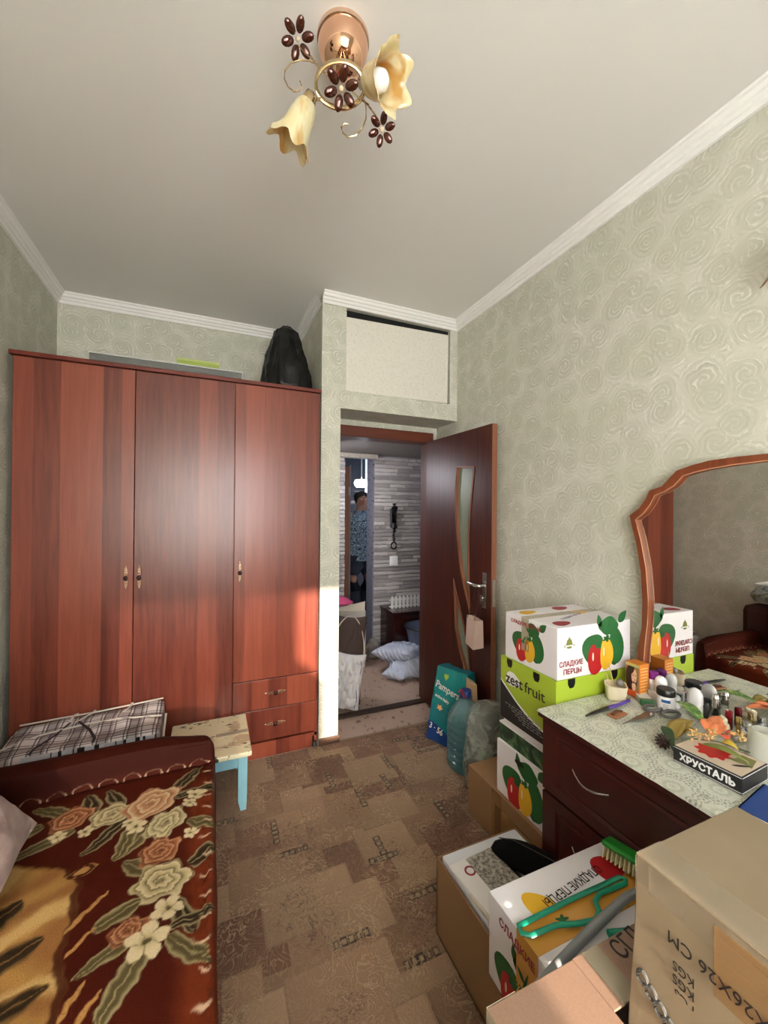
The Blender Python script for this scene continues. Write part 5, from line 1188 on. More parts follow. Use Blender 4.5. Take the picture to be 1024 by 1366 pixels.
dtext('Pampers', .062, .022, .315, M_whiteprint, .82); dtext('active baby', .026, .035, .262, M_whiteprint, .9); dtext('3 · 56', .050, .022, .075, M_whiteprint, .9)
mb = MB(); fh = lambda a, b, d: Vector(fD(a, b))+Nn*(.010+d)
mb.prism([(.10+.020*math.sin(t_)**3, .385+.0175*math.cos(t_)-.006*math.cos(2*t_)-.003*math.cos(3*t_)) for t_ in [i*2*PI/24 for i in range(24)]], fh, .0005, 0); mb.prism(blob(.085, .205, .020, .014, 5, .3), fh, .0005, 1)
mb.build('heart_print', [plain('print_lime', (150, 190, 60), .4), plain('print_peach', (236, 180, 120), .4)], Dp)

t = NT('teal_clear_plastic'); t.base(lin((96, 160, 170))); t.p(Roughness=.06, Transmission_Weight=.35, IOR=1.4, Alpha=.62, Specular_IOR_Level=1.0, Coat_Weight=.6); M_bottle = t.m
bt = thing('water_bottle', 'large ribbed clear blue-green water bottle with blue cap', 'bottle', (1.305, 1.885, 0))
prof = [(.070, .006), (.092, .012), (.098, .03)]
for k in range(6):
    z = .045+k*.037; prof += [(.098, z), (.098, z+.014), (.084, z+.021), (.084, z+.027), (.098, z+.035)]
prof += [(.096, .285), (.084, .315), (.060, .350), (.036, .375), (.028, .385), (.026, .400)]
bm_ = Matrix.Translation((1.305, 1.885, 0)); rf4 = lambda a, t_: 1-.05*math.cos(4*a)*(1 if t_ < .8 else 0)
MB().lathe(prof, 40, bm_, rf=rf4).build('body', M_bottle, bt, True)
t = NT('water'); t.base(lin((120, 176, 176))); t.p(Roughness=.02, Transmission_Weight=.9, IOR=1.2, Alpha=.5); MB().lathe([(r*.93, z+.003) for r, z in prof if z < .25], 40, bm_, rf=rf4).build('water', t.m, bt, True)
MB().lathe([(.030, .398), (.033, .400), (.033, .424), (.030, .428), (.003, .429)], 28, bm_, rf=lambda a, t_: 1+.02*math.cos(24*a)).build('cap', plain('blue_cap', (24, 52, 120), .4), bt, True)
MB().tube([(1.305+.034*math.cos(a), 1.885+.034*math.sin(a), .392) for a in [i*PI/10 for i in range(20)]], .003, 6, True).build('neck_ring', plain('blue_cap2', (24, 52, 120), .4), bt, True)
MB().tube([(1.28, 1.86, .395), (1.262, 1.85, .43), (1.25, 1.845, .455), (1.243, 1.855, .44)], .007, 8, flat=.5).build('carry_handle', plain('red_handle', (176, 30, 36), .4), bt, True)
tag(MB().add([(1.40, 1.98, .006), (1.46, 1.96, .006), (1.46, 2.04, .006), (1.41, 2.05, .006), (1.39, 1.97, .42), (1.43, 1.95, .41), (1.44, 2.00, .41), (1.40, 2.02, .44)], [(0, 1, 5, 4), (1, 2, 6, 5), (2, 3, 7, 6), (3, 0, 4, 7), (4, 5, 6, 7), (3, 2, 1, 0)]).build('paper_packet', plain('kraft_packet', (196, 164, 124), .7), None, bevel=.006), 'small tan paper packet standing behind the nappy pack', 'packet')
cb2 = thing('clear_carrier_bag', 'translucent carrier bag holding dark items beside the brown carton', 'bag', (1.3, 1.68, 0))
t = NT('cloudy_film'); o = t.obj(); n1 = t.noise(o, 14, 4, .6, 1.5); t.base(lin((176, 180, 168))); t.p(Roughness=.2, Alpha=t.rng(n1, .35, .65, .22, .6)); t.bump(n1, .8, .02); M_cloud = t.m
bM = Matrix.Translation((1.325, 1.60, .228))@Matrix.Diagonal((.82, .95, 1, 1))
bM = Matrix.Translation((1.30, 1.69, .008))@Matrix.Diagonal((1.15, .74, 1, 1))
lump('film', smoothprof([(.08, 0), (.10, .02), (.108, .14), (.105, .28), (.098, .35), (.085, .40), (.055, .43), (.01, .44)], 30), 44, bM, M_cloud, .10, 2, 8, cb2, fold=7)
lump('contents', smoothprof([(.07, 0.004), (.085, .02), (.09, .16), (.082, .33), (.07, .36), (.01, .375)], 14), 24, bM, plain('dark_contents', (30, 34, 30), .6, var=.5, nscale=18), .06, 2, 3, cb2)
MB().tube([(1.235, 1.65, .03), (1.24, 1.648, .15), (1.24, 1.65, .24)], .028, 10).build('green_item', plain('green_goods', (74, 140, 50), .5), cb2, True)
tag(lump('dark_bag', smoothprof([(.06, 0.006), (.085, .03), (.08, .22), (.06, .30), (.02, .33)], 14), 24, Matrix.Translation((1.455, 1.72, 0))@Matrix.Diagonal((.85,.9,1,1)), M_bin, .1, 2, 9), 'black bag tucked between the cartons and the wall', 'bag')

# ------------------------------------------------------------------ front cartons
O3 = thing('papers_carton', 'open brown cardboard box filled with papers below the dresser', 'carton', (.86, .9, 0))
qx0, qx1, qy0, qy1, qz = .702, 1.032, .50, 1.172, .258
w_ = .004
MB().box((qx0, qy0, .006), (qx0+w_, qy1, qz)).box((qx1-w_, qy0, .006), (qx1, qy1, qz)).box((qx0, qy0, .006), (qx1, qy0+w_, qz)).box((qx0, qy1-w_, .006), (qx1, qy1, qz)).box((qx0, qy0, .006), (qx1, qy1, .012)).build('box', M_kraft, O3)
MB().box((qx0+.006, qy0+.01, .012), (qx1-.006, qy1-.006, .236)).build('packing', M_wcard, O3)
tag(MB().box((qx0+.012, .76, .237), (qx1-.012, qy1-.010, .2655)).build('foam_sheet', plain('white_foam', (214, 216, 220), .6), None, bevel=.006), 'white flat sheet filling the open brown box', 'sheet')
mk = MB().prism(blob(.0, 0, .028, .034, 5, .1), frame((qx0-.0003, .845, .19), (0, -1, 0), (0, 0, 1)), .0006); mk.build('green_print', plain('print_green_dim', (40, 92, 60), .6), O3)
def flatbook(name, label, cat, c, L, W, T_, z, ang, mat, extra=None, pages=True):
    th = thing(name, label, cat, (*c, z)); M = Matrix.Translation((c[0], c[1], z))@Matrix.Rotation(ang, 4, 'Z')
    MB().box((-L/2, -W/2, 0), (L/2, W/2, T_*.12), M=M).box((-L/2, -W/2, T_*.88), (L/2, W/2, T_), M=M).box((-L/2, W/2-.003, 0), (L/2, W/2, T_), M=M).build('cover', mat, th)
    if pages: MB().box((-L/2+.003, -W/2+.003, T_*.12), (L/2-.003, W/2-.004, T_*.88), M=M).build('pages', M_paper, th)
    return th, M
t = NT('mottled_grey_cover'); o = t.obj(); t.base(t.mix(t.rng(t.noise(o, 90, 4, .7), .4, .6), lin((104, 98, 88)), lin((186, 180, 168)))); t.p(Roughness=.6)
nb, M = flatbook('notebook', 'mottled grey notebook with a dark spine on the papers', 'book', (.835, 1.035), .155, .115, .010, .2665, math.radians(-86), t.m)
MB().box((-.078, .048, .0002), (.078, .059, .0106), M=M).build('spine', M_ink, nb)
fb, M = flatbook('booklet', 'white booklet with a red round stamp beside the notebook', 'book', (.762, .985), .26, .075, .006, .2665, math.radians(-84), M_paper)
MB().lathe([(.018, 0), (.018, .0004), (.012, .0004), (.012, 0)], 24, M@Matrix.Translation((-.085, .01, .0062)), cap=False).build('stamp_print', M_crim, fb)
fb2, M = flatbook('booklet', 'cream card folder lying along the left rim of the papers box', 'book', (.736, .90), .22, .030, .005, .2665, math.radians(-87), plain('cream_cover', (206, 196, 180), .6))
# black soft case
def softcase():
    n = 30; m2 = 18; vs = []; fs = []; C0 = Vector((.935, 1.035, .268)); R_ = Matrix.Rotation(math.radians(-62), 4, 'Z')
    for i in range(n+1):
        for j in range(m2):
            t_ = i/n; a = 2*PI*j/m2; wv = .058*(max(0, math.sin(PI*min(1, t_*1.6+.02)/2)))**.5*(1 if t_ < .8 else 1-.15*(t_-.8)/.2); hh = .026*(math.sin(PI*min(1, t_*1.5+.05)/2))**.5*(1-.35*max(0, t_-.85)/.15)
            if i in (0, n): wv *= .25 if i == 0 else .9; hh *= .3 if i == 0 else .6
            y = wv*math.copysign(abs(math.cos(a))**.8, math.cos(a)); z = hh+hh*math.sin(a)
            vs.append(C0+R_@Vector((-.10+.215*t_, y, z)))
    for i in range(n):
        for j in range(m2): fs.append((i*m2+j, i*m2+(j+1) % m2, (i+1)*m2+(j+1) % m2, (i+1)*m2+j))
    fs += [tuple(range(m2))[::-1], tuple(range(n*m2, (n+1)*m2))]
    o = MB().add(vs, fs).build('soft_case', plain('black_suede', (9, 8, 8), .9, bump=.3, nscale=80, Specular_IOR_Level=.15), None, True); tag(o, 'black suede soft case lying on the papers', 'case')
    MB().tube([C0+R_@Vector((-.08+.19*k/16, .012, .0525-.018*max(0, 1-k/4))) for k in range(17)], .0016, 5).build('stitching', plain('stitch', (60, 54, 48), .7), o, True)
softcase()

P3 = thing('lying_pepper_carton', 'white pepper carton with orange tape standing on the papers box', 'carton', (.84, .7, .27))
ax0, ax1, ay0, ay1, az0, az1 = .640, 1.030, .570, .818, .2665, .470
MB().box((ax0, ay0, az0), (ax1, ay1, az1)).build('box', M_wcard, P3, bevel=.002)
fA_ = frame((ax0, (ay0+ay1)/2, (az0+az1)/2), (0, -1, 0), (0, 0, 1)); fB_ = frame(((ax0+ax1)/2, (ay0+ay1)/2, az1), (1, 0, 0), (0, 1, 0))
text('СЛАДКИЕ', .026, fA_(-.085, .058, 0), (0, -1, -.0), (0, 0, 1), M_crim, P3, sx=.9, bold=.0005)
peppers(fA_, P3, .20, -.005, -.035)
text('СЛАДКИЕ ПЕРЦЫ', .030, fB_(.115, .075, 0), (-1, -.10, 0), (.1, -1, 0), M_ink, P3, sx=.80)
mb = MB(); mb.prism(blob(-.105, .035, .034, .052, 3, .07, rot=.35), lambda a, b, d: fB_(a, b, .0002+d), .0004, 0); mb.prism(blob(-.085, .0, .014, .009, 5, .4), lambda a, b, d: fB_(a, b, .0006+d), .0004, 1)
mb.build('pepper_print', [M_yellow, M_green], P3); MB().prism(blob(.135, .055, .042, .040, 3, .07, rot=.3), lambda a, b, d: fB_(a, b, .0002+d), .0004).build('pepper_print', M_red, P3)
t = NT('orange_parcel_tape'); t.base(lin((206, 148, 62))); t.p(Roughness=.2); M_otape = t.m
MB().box((ax0-.0008, .655, az0+.08), (ax0, .720, az1+.0008)).box((ax0-.0008, .655, az1), (ax1, .720, az1+.0008)).build('packing_tape', M_otape, P3)

FB = thing('front_carton', 'plain brown cardboard box with an open flap nearest the viewer', 'carton', (.55, .35, 0))
FZ = .560
t = NT('pinkish_kraft'); o = t.obj(); n1 = t.noise(o, 260, 3); t.base(t.mix(n1, lin((136, 106, 86)), lin((156, 126, 106)))); t.p(Roughness=.6); M_pk = t.m
MB().box((.440, .12, .006), (.636, .565, FZ)).build('box', M_pk, FB, bevel=.002)
MB().box((.636, .478, FZ-.004), (.93, .5655, FZ)).build('flap', M_pk, FB, bevel=.001)
MB().box((.66, .478, FZ), (.700, .565, FZ+.0008)).build('packing_tape', M_tapec, FB)
MB().box((.4388, .53, .10), (.4395, .5655, FZ)).box((.4388, .5652, .10), (.50, .5662, FZ)).build('edge_tape', M_tapec, FB)
text('СГЛ', .045, (.722, .525, FZ), (1, .12, 0), (-.12, 1, 0), M_ink, FB, sx=.85); text('С', .045, (.745, .486, FZ), (1, .12, 0), (-.12, 1, 0), M_ink, FB)

# tall box
TB = thing('tall_carton', 'tall taped cardboard box with printed weights at the lower right', 'carton', (.8, .25, 0))
tz = .83; X0, X1, Y0_, Y1_ = .667, .957, .105, .462
lv = [(0.0, .024), (.30, .022), (.55, .016), (.72, .004), (tz-.004, 0), (tz, .003)]; vs = []
for z, b in lv:
    vs += [(X0-b, Y0_-b*.3, max(z, .006)), (X1+b*.3, Y0_-b*.3, max(z, .006)), (X1+b*.3, Y1_+b*.2, max(z, .006)), (X0-b, Y1_+b*.2, max(z, .006))]
fs = [(r*4+i, r*4+(i+1) % 4, (r+1)*4+(i+1) % 4, (r+1)*4+i) for r in range(len(lv)-1) for i in range(4)]+[(3, 2, 1, 0), tuple(range(len(vs)-4, len(vs)))]
t = NT('creased_kraft'); o = t.obj(); n1 = t.noise(t.mapping(o, (1, 1, .35)), 9, 3, .5, .3); n2 = t.noise(o, 240, 3)
t.base(t.mix(n1, lin((130, 113, 88)), lin((152, 136, 112)))); t.p(Roughness=.5); t.bump(t.math('ADD', t.math('MULTIPLY', n1, 1.0), t.math('MULTIPLY', n2, .1)), .3, .006)
MB().add(vs, fs).build('box', t.m, TB, bevel=.004)
t = NT('wide_clear_tape'); o = t.obj(); n1 = t.noise(t.mapping(o, (1, 1, .3)), 22, 4, .6, .8); t.base(lin((176, 160, 136))); t.p(Roughness=.14, Alpha=.45); t.bump(n1, .5, .006)
MB().box((X0-.0015, Y1_-.075, tz-.32), (X0+.0005, Y1_+.001, tz-.002)).box((X0-.0018, .22, tz-.05), (X0+.0002, .44, tz-.002)).box((X0-.001, .285, tz-.30), (X0+.001, .335, tz-.05)).build('wide_tape', t.m, TB)
mb = MB(); mb.box((X0-.001, .10, tz+.0002), (X0+.06, Y1_, tz+.0012)); mb.box((X0+.05, .24, tz+.0002), (X1, .30, tz+.0014)); mb.build('top_tape', t.m, TB)
MB().box((X0-.004, .250, tz-.115), (X0-.0008, .345, tz-.012)).build('brown_patch_tape', M_btape, TB)
fX = frame((X0-.0035, 0, 0), (0, -1, 0), (0, 0, 1))
def tbt(s, size, y, z, sx=1.0, tilt=.0):       # printed upside down, as on the turned box
    text(s, size, (X0-.006, y, z), (0, 1, tilt), (0, -tilt, -1), M_ink, TB, sx=sx)
tbt('34X26X26 CM', .026, .255, tz-.074, .95, -.0); 
for k, s in enumerate(('KGS', 'KGS', 'PCS')): tbt(s, .020, .368, tz-.113-.020*k, .85)
mb = MB()
for k in range(4): 
    yy = .440-.014*k; mb.tube([(X0-.016, yy+.008*math.cos(a), tz-.180-.010*k+.010*math.sin(a)) for a in [i*PI/6 for i in range(12)]], .0028, 6, True)
mb.build('chain_print', plain('grey_ink', (84, 84, 80), .6), TB)

# hangers and brush
def hanger(name, label, pts, r, mat, z, hook=None):
    root = thing(name, label, 'hanger', (*pts[0], z))
    MB().tube([(x, y, z) for x, y in pts], r, 8, True, flat=.7).build('body', mat, root, True)
    if hook: MB().tube([(x, y, zz) for x, y, zz in hook], r*.7, 8).build('hook', mat, root, True)
M_teal = plain('teal_plastic', (22, 140, 110), .35); zt_ = az1+.010
hanger('teal_hanger', 'teal plastic clothes hanger lying on the taped pepper carton', [(.640, .715), (.636, .700), (.650, .688), (.720, .684), (.765, .668), (.812, .658), (.838, .668), (.850, .690), (.878, .700), (.960, .695), (.972, .702), (.965, .712), (.80, .716)], .0062, M_teal, zt_)
gh = thing('grey_hanger', 'grey plastic clothes hanger lying slantwise with a teal tip', 'hanger', (.7, .63, az1))
MB().tube([(.595, .610, az1+.012), (.66, .618, az1+.018), (.78, .634, az1+.030), (.90, .650, az1+.034), (.98, .655, az1+.030)], [.006, .009, .010, .009, .006], 10, flat=1.2).build('bar', plain('grey_plastic', (138, 142, 142), .4), gh, True)
MB().tube([(.80, .616, az1+.024), (.845, .606, az1+.018), (.862, .600, az1+.014)], [.007, .008, .004], 8).build('tip', M_teal, gh, True)
br = thing('green_brush', 'green backed scrubbing brush with cream bristles beside the tall box', 'brush', (1.0, .7, .5))
Mb = Matrix.Translation((1.008, .705, .484))@Matrix.Rotation(math.radians(-75), 4, 'Z')@Matrix.Rotation(math.radians(-15), 4, 'X')
MB().box((-.075, -.028, .025), (.075, .028, .040), M=Mb).build('back', plain('grass_green_plastic', (36, 140, 46), .35), br, bevel=.007)
mb = MB()
for i in range(14):
    for j in range(5): mb.tube([Mb@Vector((-.066+i*.0101, -.020+j*.010, .026)), Mb@Vector((-.068+i*.0104, -.022+j*.011, -.002))], .0028, 5)
bs = mb.build('bristles', plain('cream_bristle', (206, 196, 150), .8), br); bs['kind'] = 'stuff'

# ------------------------------------------------------------------ small things on the dresser
def yat(u, x): return onx(u, 900, x).y
def bottle(name, label, cat, x, y, prof, mat, capprof=None, capmat=None, n=24, z=CT, capname='cap', group=None, sc=(1, 1)):
    th = thing(name, label, cat, (x, y, z), group); M = Matrix.Translation((x, y, z))@Matrix.Diagonal((sc[0], sc[1], 1, 1))
    MB().lathe(prof, n, M).build('body', mat, th, True)
    if capprof: MB().lathe(capprof, n, M).build(capname, capmat, th, True)
    return th
# brush pot
M_cream = plain('cream_ceramic', (214, 202, 172), .4)
th = thing('brush_pot', 'cream fluted pot with wooden sticks beside the hair dye box', 'pot', (1.375, 1.035, CT))
Mq = Matrix.Translation((1.375, 1.035, CT))
MB().lathe([(.030, 0), (.034, .004), (.036, .028), (.040, .052), (.035, .052), (.031, .010), (.002, .009)], 40, Mq, rf=lambda a, t_: 1+.10*math.cos(4*a)).build('body', M_cream, th, True)
for dx, dy, L_ in ((.006, .004, .12), (-.01, .002, .085)): MB().tube([Mq@Vector((dx, dy, .012)), Mq@Vector((dx-.012, dy+.02, L_))], .0018, 6).build('stick', plain('bamboo', (196, 170, 120), .6), th, True)
MB().ball(Mq@Vector((.010, -.008, .058)), .014, 12).build('ball', plain('grey_ball', (120, 116, 104), .5), th, True)
# hair dye boxes
th = thing('hair_dye_box', 'orange hair dye box with a portrait of a brown-haired woman', 'box', (1.49, 1.02, CT))
hx0, hx1, hy0, hy1, hz = 1.462, 1.512, .985, 1.040, CT+.125
yy0 = yat(857, 1.462); yy1 = yat(836, 1.462); hx0 = 1.445; hx1 = 1.495
hy0, hy1 = yat(853, hx0), yat(834, hx0)
MB().box((hx0, hy0, CT), (hx1, hy1, hz)).build('box', plain('orange_card', (204, 120, 40), .4), th, bevel=.001)
fh2 = frame((hx0, hy1, CT), (0, -1, 0), (0, 0, 1)); Wd = hy1-hy0
mb = MB(); Pq = lambda poly, mi, lay: mb.prism([(a*Wd, b*.125) for a, b in poly], lambda a, b, d: fh2(a, b, .0002*lay+d), .0002, mi)
Pq([(.02, .02), (.98, .02), (.98, .98), (.02, .98)], 0, 1); Pq(blob(.42, .52, .40, .40, 3, .08, rot=.4), 1, 2); Pq(blob(.62, .62, .19, .22), 2, 3); Pq(blob(.60, .33, .13, .16), 2, 3); Pq(blob(.40, .78, .26, .12, rot=.4), 1, 4); Pq(blob(.68, .52, .06, .02), 3, 4)
Pq(blob(.55, .65, .04, .015), 1, 4); Pq(blob(.72, .65, .04, .015), 1, 4); Pq([(.02, .02), (.98, .02), (.98, .20), (.02, .20)], 3, 5); Pq([(.02, .90), (.98, .90), (.98, .98), (.02, .98)], 4, 5)
mb.build('portrait_print', [plain('print_tan', (150, 110, 70), .5), plain('print_brown_hair', (52, 26, 18), .5), plain('print_skin', (222, 176, 148), .5), plain('print_orange_red', (206, 84, 36), .5), plain('print_cream_green', (180, 176, 110), .5)], th)
mb = MB()
for k in range(9): mb.box((hx0+.006, hy0-.0006, CT+.02+k*.011), (hx1-.008, hy0, CT+.023+k*.011))
mb.build('small_print', plain('print_pale', (232, 190, 120), .5), th)
# flat cartons
th = thing('ointment_carton', 'small silver and green flat carton lying before the jars', 'box', (1.45, .97, CT))
Mo = Matrix.Translation((1.452, .985, CT))@Matrix.Rotation(math.radians(52), 4, 'Z')
MB().box((-.030, -.020, 0), (.048, .020, .020), M=Mo).build('box', plain('silver_card', (190, 196, 188), .25), th, bevel=.001); MB().box((-.0485, -.0204, -.0), (-.030, .0204, .0204), M=Mo).build('green_end', plain('green_card', (40, 96, 52), .4), th, bevel=.001)
MB().box((-.01, -.0206, .004), (.030, -.0202, .016), M=Mo).build('label_print', M_whiteprint, th)
th = thing('white_carton', 'small white flat carton lying beneath the hair dye box', 'box', (1.47, .97, CT))
Mo = Matrix.Translation((1.500, .958, CT))@Matrix.Rotation(math.radians(80), 4, 'Z'); MB().box((-.035, -.012, 0), (.035, .015, .030), M=Mo).build('box', M_wcard, th, bevel=.001); MB().box((-.03, -.0125, .010), (.0, -.0121, .022), M=Mo).build('stripe_print', M_green, th)
M_wpl = plain('white_plastic', (232, 230, 228), .3); M_purple = plain('purple_cap', (112, 30, 112), .35)
def std(r, h, sh=.006): return [(r*.8, 0), (r, .003), (r, h-sh), (r*.85, h)]
bottle('purple_cap_bottle', 'small white bottle with purple cap beside the hair dye box', 'bottle', 1.518, yat(871, 1.518), std(.016, .070), M_wpl, [(.017, .068), (.018, .070), (.017, .092), (.010, .096)], M_purple)
bottle('roll_on', 'white roll-on deodorant with domed cap behind the black-lidded jar', 'deodorant', 1.512, yat(881, 1.512), std(.019, .045), M_wpl, [(.0195, .045), (.0195, .068), (.016, .080), (.009, .087), (.001, .089)], plain('pale_cap', (224, 222, 220), .3))
jy = yat(888, 1.462)
jr = bottle('cream_jar', 'white cosmetic jar with blue label and black lid', 'jar', 1.462, jy, std(.0265, .050), M_wpl, [(.028, .050), (.0285, .052), (.0285, .068), (.026, .072), (.002, .072)], M_black, 32)
mb = MB(); fj = lambda a, b, d: Vector((1.462, jy, CT))+Vector((math.cos(a), math.sin(a), 0))*(.0272+d)+Vector((0, 0, b))
A0 = math.radians(180+32)
for k in range(10): aa = A0-.5+k*.1; mb.add([fj(aa, .030, 0), fj(aa+.1, .030, 0), fj(aa+.1, .040, 0), fj(aa, .040, 0)], [(0, 1, 2, 3)], 0)
for z_ in (.022, .016, .011):
    for k in range(6): aa = A0-.3+k*.1; mb.add([fj(aa, z_, 0), fj(aa+.08, z_, 0), fj(aa+.08, z_+.002, 0), fj(aa, z_+.002, 0)], [(0, 1, 2, 3)], 1)
mb.build('label_print', [plain('label_blue', (40, 96, 160), .4), plain('label_grey', (120, 120, 130), .5)], jr)
bottle('mini_roll_on', 'tiny grey-white roll-on between the jar and tall deodorant', 'deodorant', 1.508, yat(903, 1.508), std(.012, .022), M_wpl, [(.012, .022), (.012, .036), (.006, .043), (.001, .044)], plain('grey_cap', (176, 176, 172), .3))
t = NT('flat_frost'); t.base(lin((206, 204, 196))); t.p(Roughness=.3)
dd_ = bottle('tall_deodorant', 'tall oval white deodorant stick with grey dome cap', 'deodorant', 1.502, yat(927, 1.502), std(.022, .045), t.m, [(.0225, .045), (.0228, .062), (.021, .078), (.014, .090), (.004, .095), (.001, .0955)], plain('grey_white_cap', (206, 204, 204), .3), sc=(.7, 1.05))
M_glass = NT('clear_glass'); M_glass.base((.95, .96, .95)); M_glass.p(Roughness=.03, Transmission_Weight=1, IOR=1.3, Alpha=.6); M_glass = M_glass.m
bottle('perfume_bottle', 'clear glass perfume bottle with patterned silver collar', 'bottle', 1.514, yat(954, 1.514), [(.018, 0), (.020, .003), (.017, .025), (.009, .045), (.008, .052)], M_glass, [(.009, .050), (.011, .054), (.0095, .068), (.011, .080), (.008, .092), (.002, .095)], M_chrome)
bottle('dark_flask', 'dark grey flask behind the perfume bottle', 'bottle', 1.518, yat(943, 1.518), std(.013, .055), plain('dark_grey_glass', (52, 50, 50), .2), [(.010, .055), (.010, .068), (.002, .069)], M_black)
# ceramic rose
cr_ = thing('ceramic_rose', 'cream porcelain rose-shaped trinket beside the red lipstick', 'ornament', (1.455, .745, CT))
cy_ = yat(960, 1.462); mb = MB(); mb.ball((1.462, cy_, CT+.020), .026, 16, sc=(1, 1, .8)); mb.build('body', M_cream, cr_, True)
for k in range(7):
    a = k*.9; r_ = .020-.0015*k; MB().tube([(1.462+r_*math.cos(a+s*.35), cy_+r_*math.sin(a+s*.35), CT+.022+.003*k+.004*math.sin(s)) for s in range(5)], [.003, .006, .007, .006, .003], 8, flat=1.3).build('petal', M_cream, cr_, True)
bottle('lipstick', 'dark red lipstick tube standing near the mirror', 'lipstick', 1.515, yat(972, 1.515), [(.0095, 0), (.0098, .001), (.0098, .036)], plain('dark_red_gloss', (104, 14, 22), .2), [(.0098, .037), (.0098, .052), (.009, .056), (.001, .0565)], plain('dark_red_gloss2', (120, 16, 26), .2))
bottle('gold_tube', 'slim gold cosmetic tube beside the red lipstick', 'lipstick', 1.508, yat(985, 1.508), [(.007, 0), (.007, .03)], plain('gold_pack', (196, 160, 96), .25, .6), [(.0072, .031), (.0072, .050), (.001, .0505)], plain('gold_cap', (206, 176, 112), .25, .8))
bottle('silver_tube', 'silver-grey banded cosmetic tube by the frosted cup', 'lipstick', 1.500, yat(996, 1.500), [(.0115, 0), (.0115, .03), (.0105, .031), (.0105, .034), (.0118, .035)], plain('silver_blue', (170, 176, 190), .2, .8), [(.0118, .036), (.0118, .050), (.001, .051)], M_chrome)
tag(MB().ball((1.452, yat(983, 1.452), CT+.011), .015, 14, sc=(1.1, 1, .75)).build('pebble', plain('grey_pebble', (168, 160, 148), .5), None, True), 'smooth grey pebble in front of the lipsticks', 'stone')
th = thing('glass_dish', 'clear glass dish with yellow-green rim at the right edge', 'dish', (1.50, .66, CT))
MB().lathe([(.02, 0), (.024, .002), (.045, .030), (.048, .042), (.045, .041), (.022, .006), (.002, .005)], 32, Matrix.Translation((1.485, .655, CT))).build('body', M_glass, th, True); MB().ball((1.485, .655, CT+.014), .022, 12, sc=(1, 1, .5)).build('content', plain('yellow_green_wax', (176, 176, 60), .5), th, True)
t = NT('frosted_plastic'); t.base(lin((214, 214, 204))); t.p(Roughness=.35, Transmission_Weight=.45, IOR=1.2, Alpha=.92)
th = thing('frosted_cup', 'upturned frosted plastic cup beside the black gift box', 'cup', (1.405, .615, CT))
MB().lathe([(.043, 0), (.041, .008), (.036, .072), (.034, .080), (.028, .084), (.024, .082), (.002, .082)], 40, Matrix.Translation((1.408, .612, CT))).build('body', t.m, th, True)
MB().tube([(1.408+.0433*math.cos(a), .612+.0433*math.sin(a), CT+.003) for a in [i*PI/16 for i in range(32)]], .002, 6, True).build('rim', t.m, th, True)
# gift box with lettering
kx = thing('gift_box', 'black gift box with white lettering and a red flower on its lid', 'box', (1.24, .64, CT))
Mk = Matrix.Translation((1.243, .6385, CT))@Matrix.Rotation(math.radians(3), 4, 'Z'); hxk, hyk, hzk = .064, .077, .042
MB().box((-hxk, -hyk, 0), (hxk, hyk, hzk), M=Mk).build('box', M_blackcard, kx, bevel=.001)
MB().box((-hxk+.003, -hyk+.003, hzk), (hxk-.003, hyk-.003, hzk+.0006), M=Mk).build('lid_print', plain('beige_print', (196, 178, 156), .35), kx)
mb = MB(); fk = lambda a, b, d: Mk@Vector((a, b, hzk+.0006+d))
mb.prism(blob(-.002, .012, .036, .036, 9, .14, n=54), fk, .0004, 0); mb.prism(leafpoly(.0, -.02, -1.2, .05, .008), fk, .0005, 1); mb.prism(leafpoly(-.03, -.04, -.6, .05, .004), fk, .0005, 2); mb.prism([(-.0, -.07), (.05, -.06), (.05, -.03), (.01, -.03)], fk, .0003, 1)
mb.build('flower_print', [plain('print_scarlet', (190, 20, 24), .35), plain('print_olive2', (120, 120, 70), .4), M_ink], kx)
mb = MB()
for z_ in (.0025, hzk-.0035): mb.box((-hxk-.0006, -hyk+.001, z_), (-hxk, hyk-.001, z_+.001), M=Mk); mb.box((-hxk+.001, -hyk-.0006, z_), (hxk-.001, -hyk, z_+.001), M=Mk)
mb.build('white_line_print', M_whiteprint, kx)
o_ = Mk@Vector((-hxk-.0003, hyk-.017, .012)); ru = (Mk.to_3x3()@Vector((0, -1, 0))); text('ХРУСТАЛЬ', .0245, o_, ru, (0, 0, 1), M_whiteprint, kx, sx=.94, bold=.0011)
# blue booklet
bb_, M = flatbook('blue_booklet', 'blue booklet with a white label at the right end of the dresser', 'book', (1.20, .470), .16, .15, .008, CT, math.radians(8), plain('blue_cover', (28, 64, 130), .3))
MB().box((-.02, -.06, .0081), (.07, .02, .0086), M=M).build('label', M_paper, bb_)
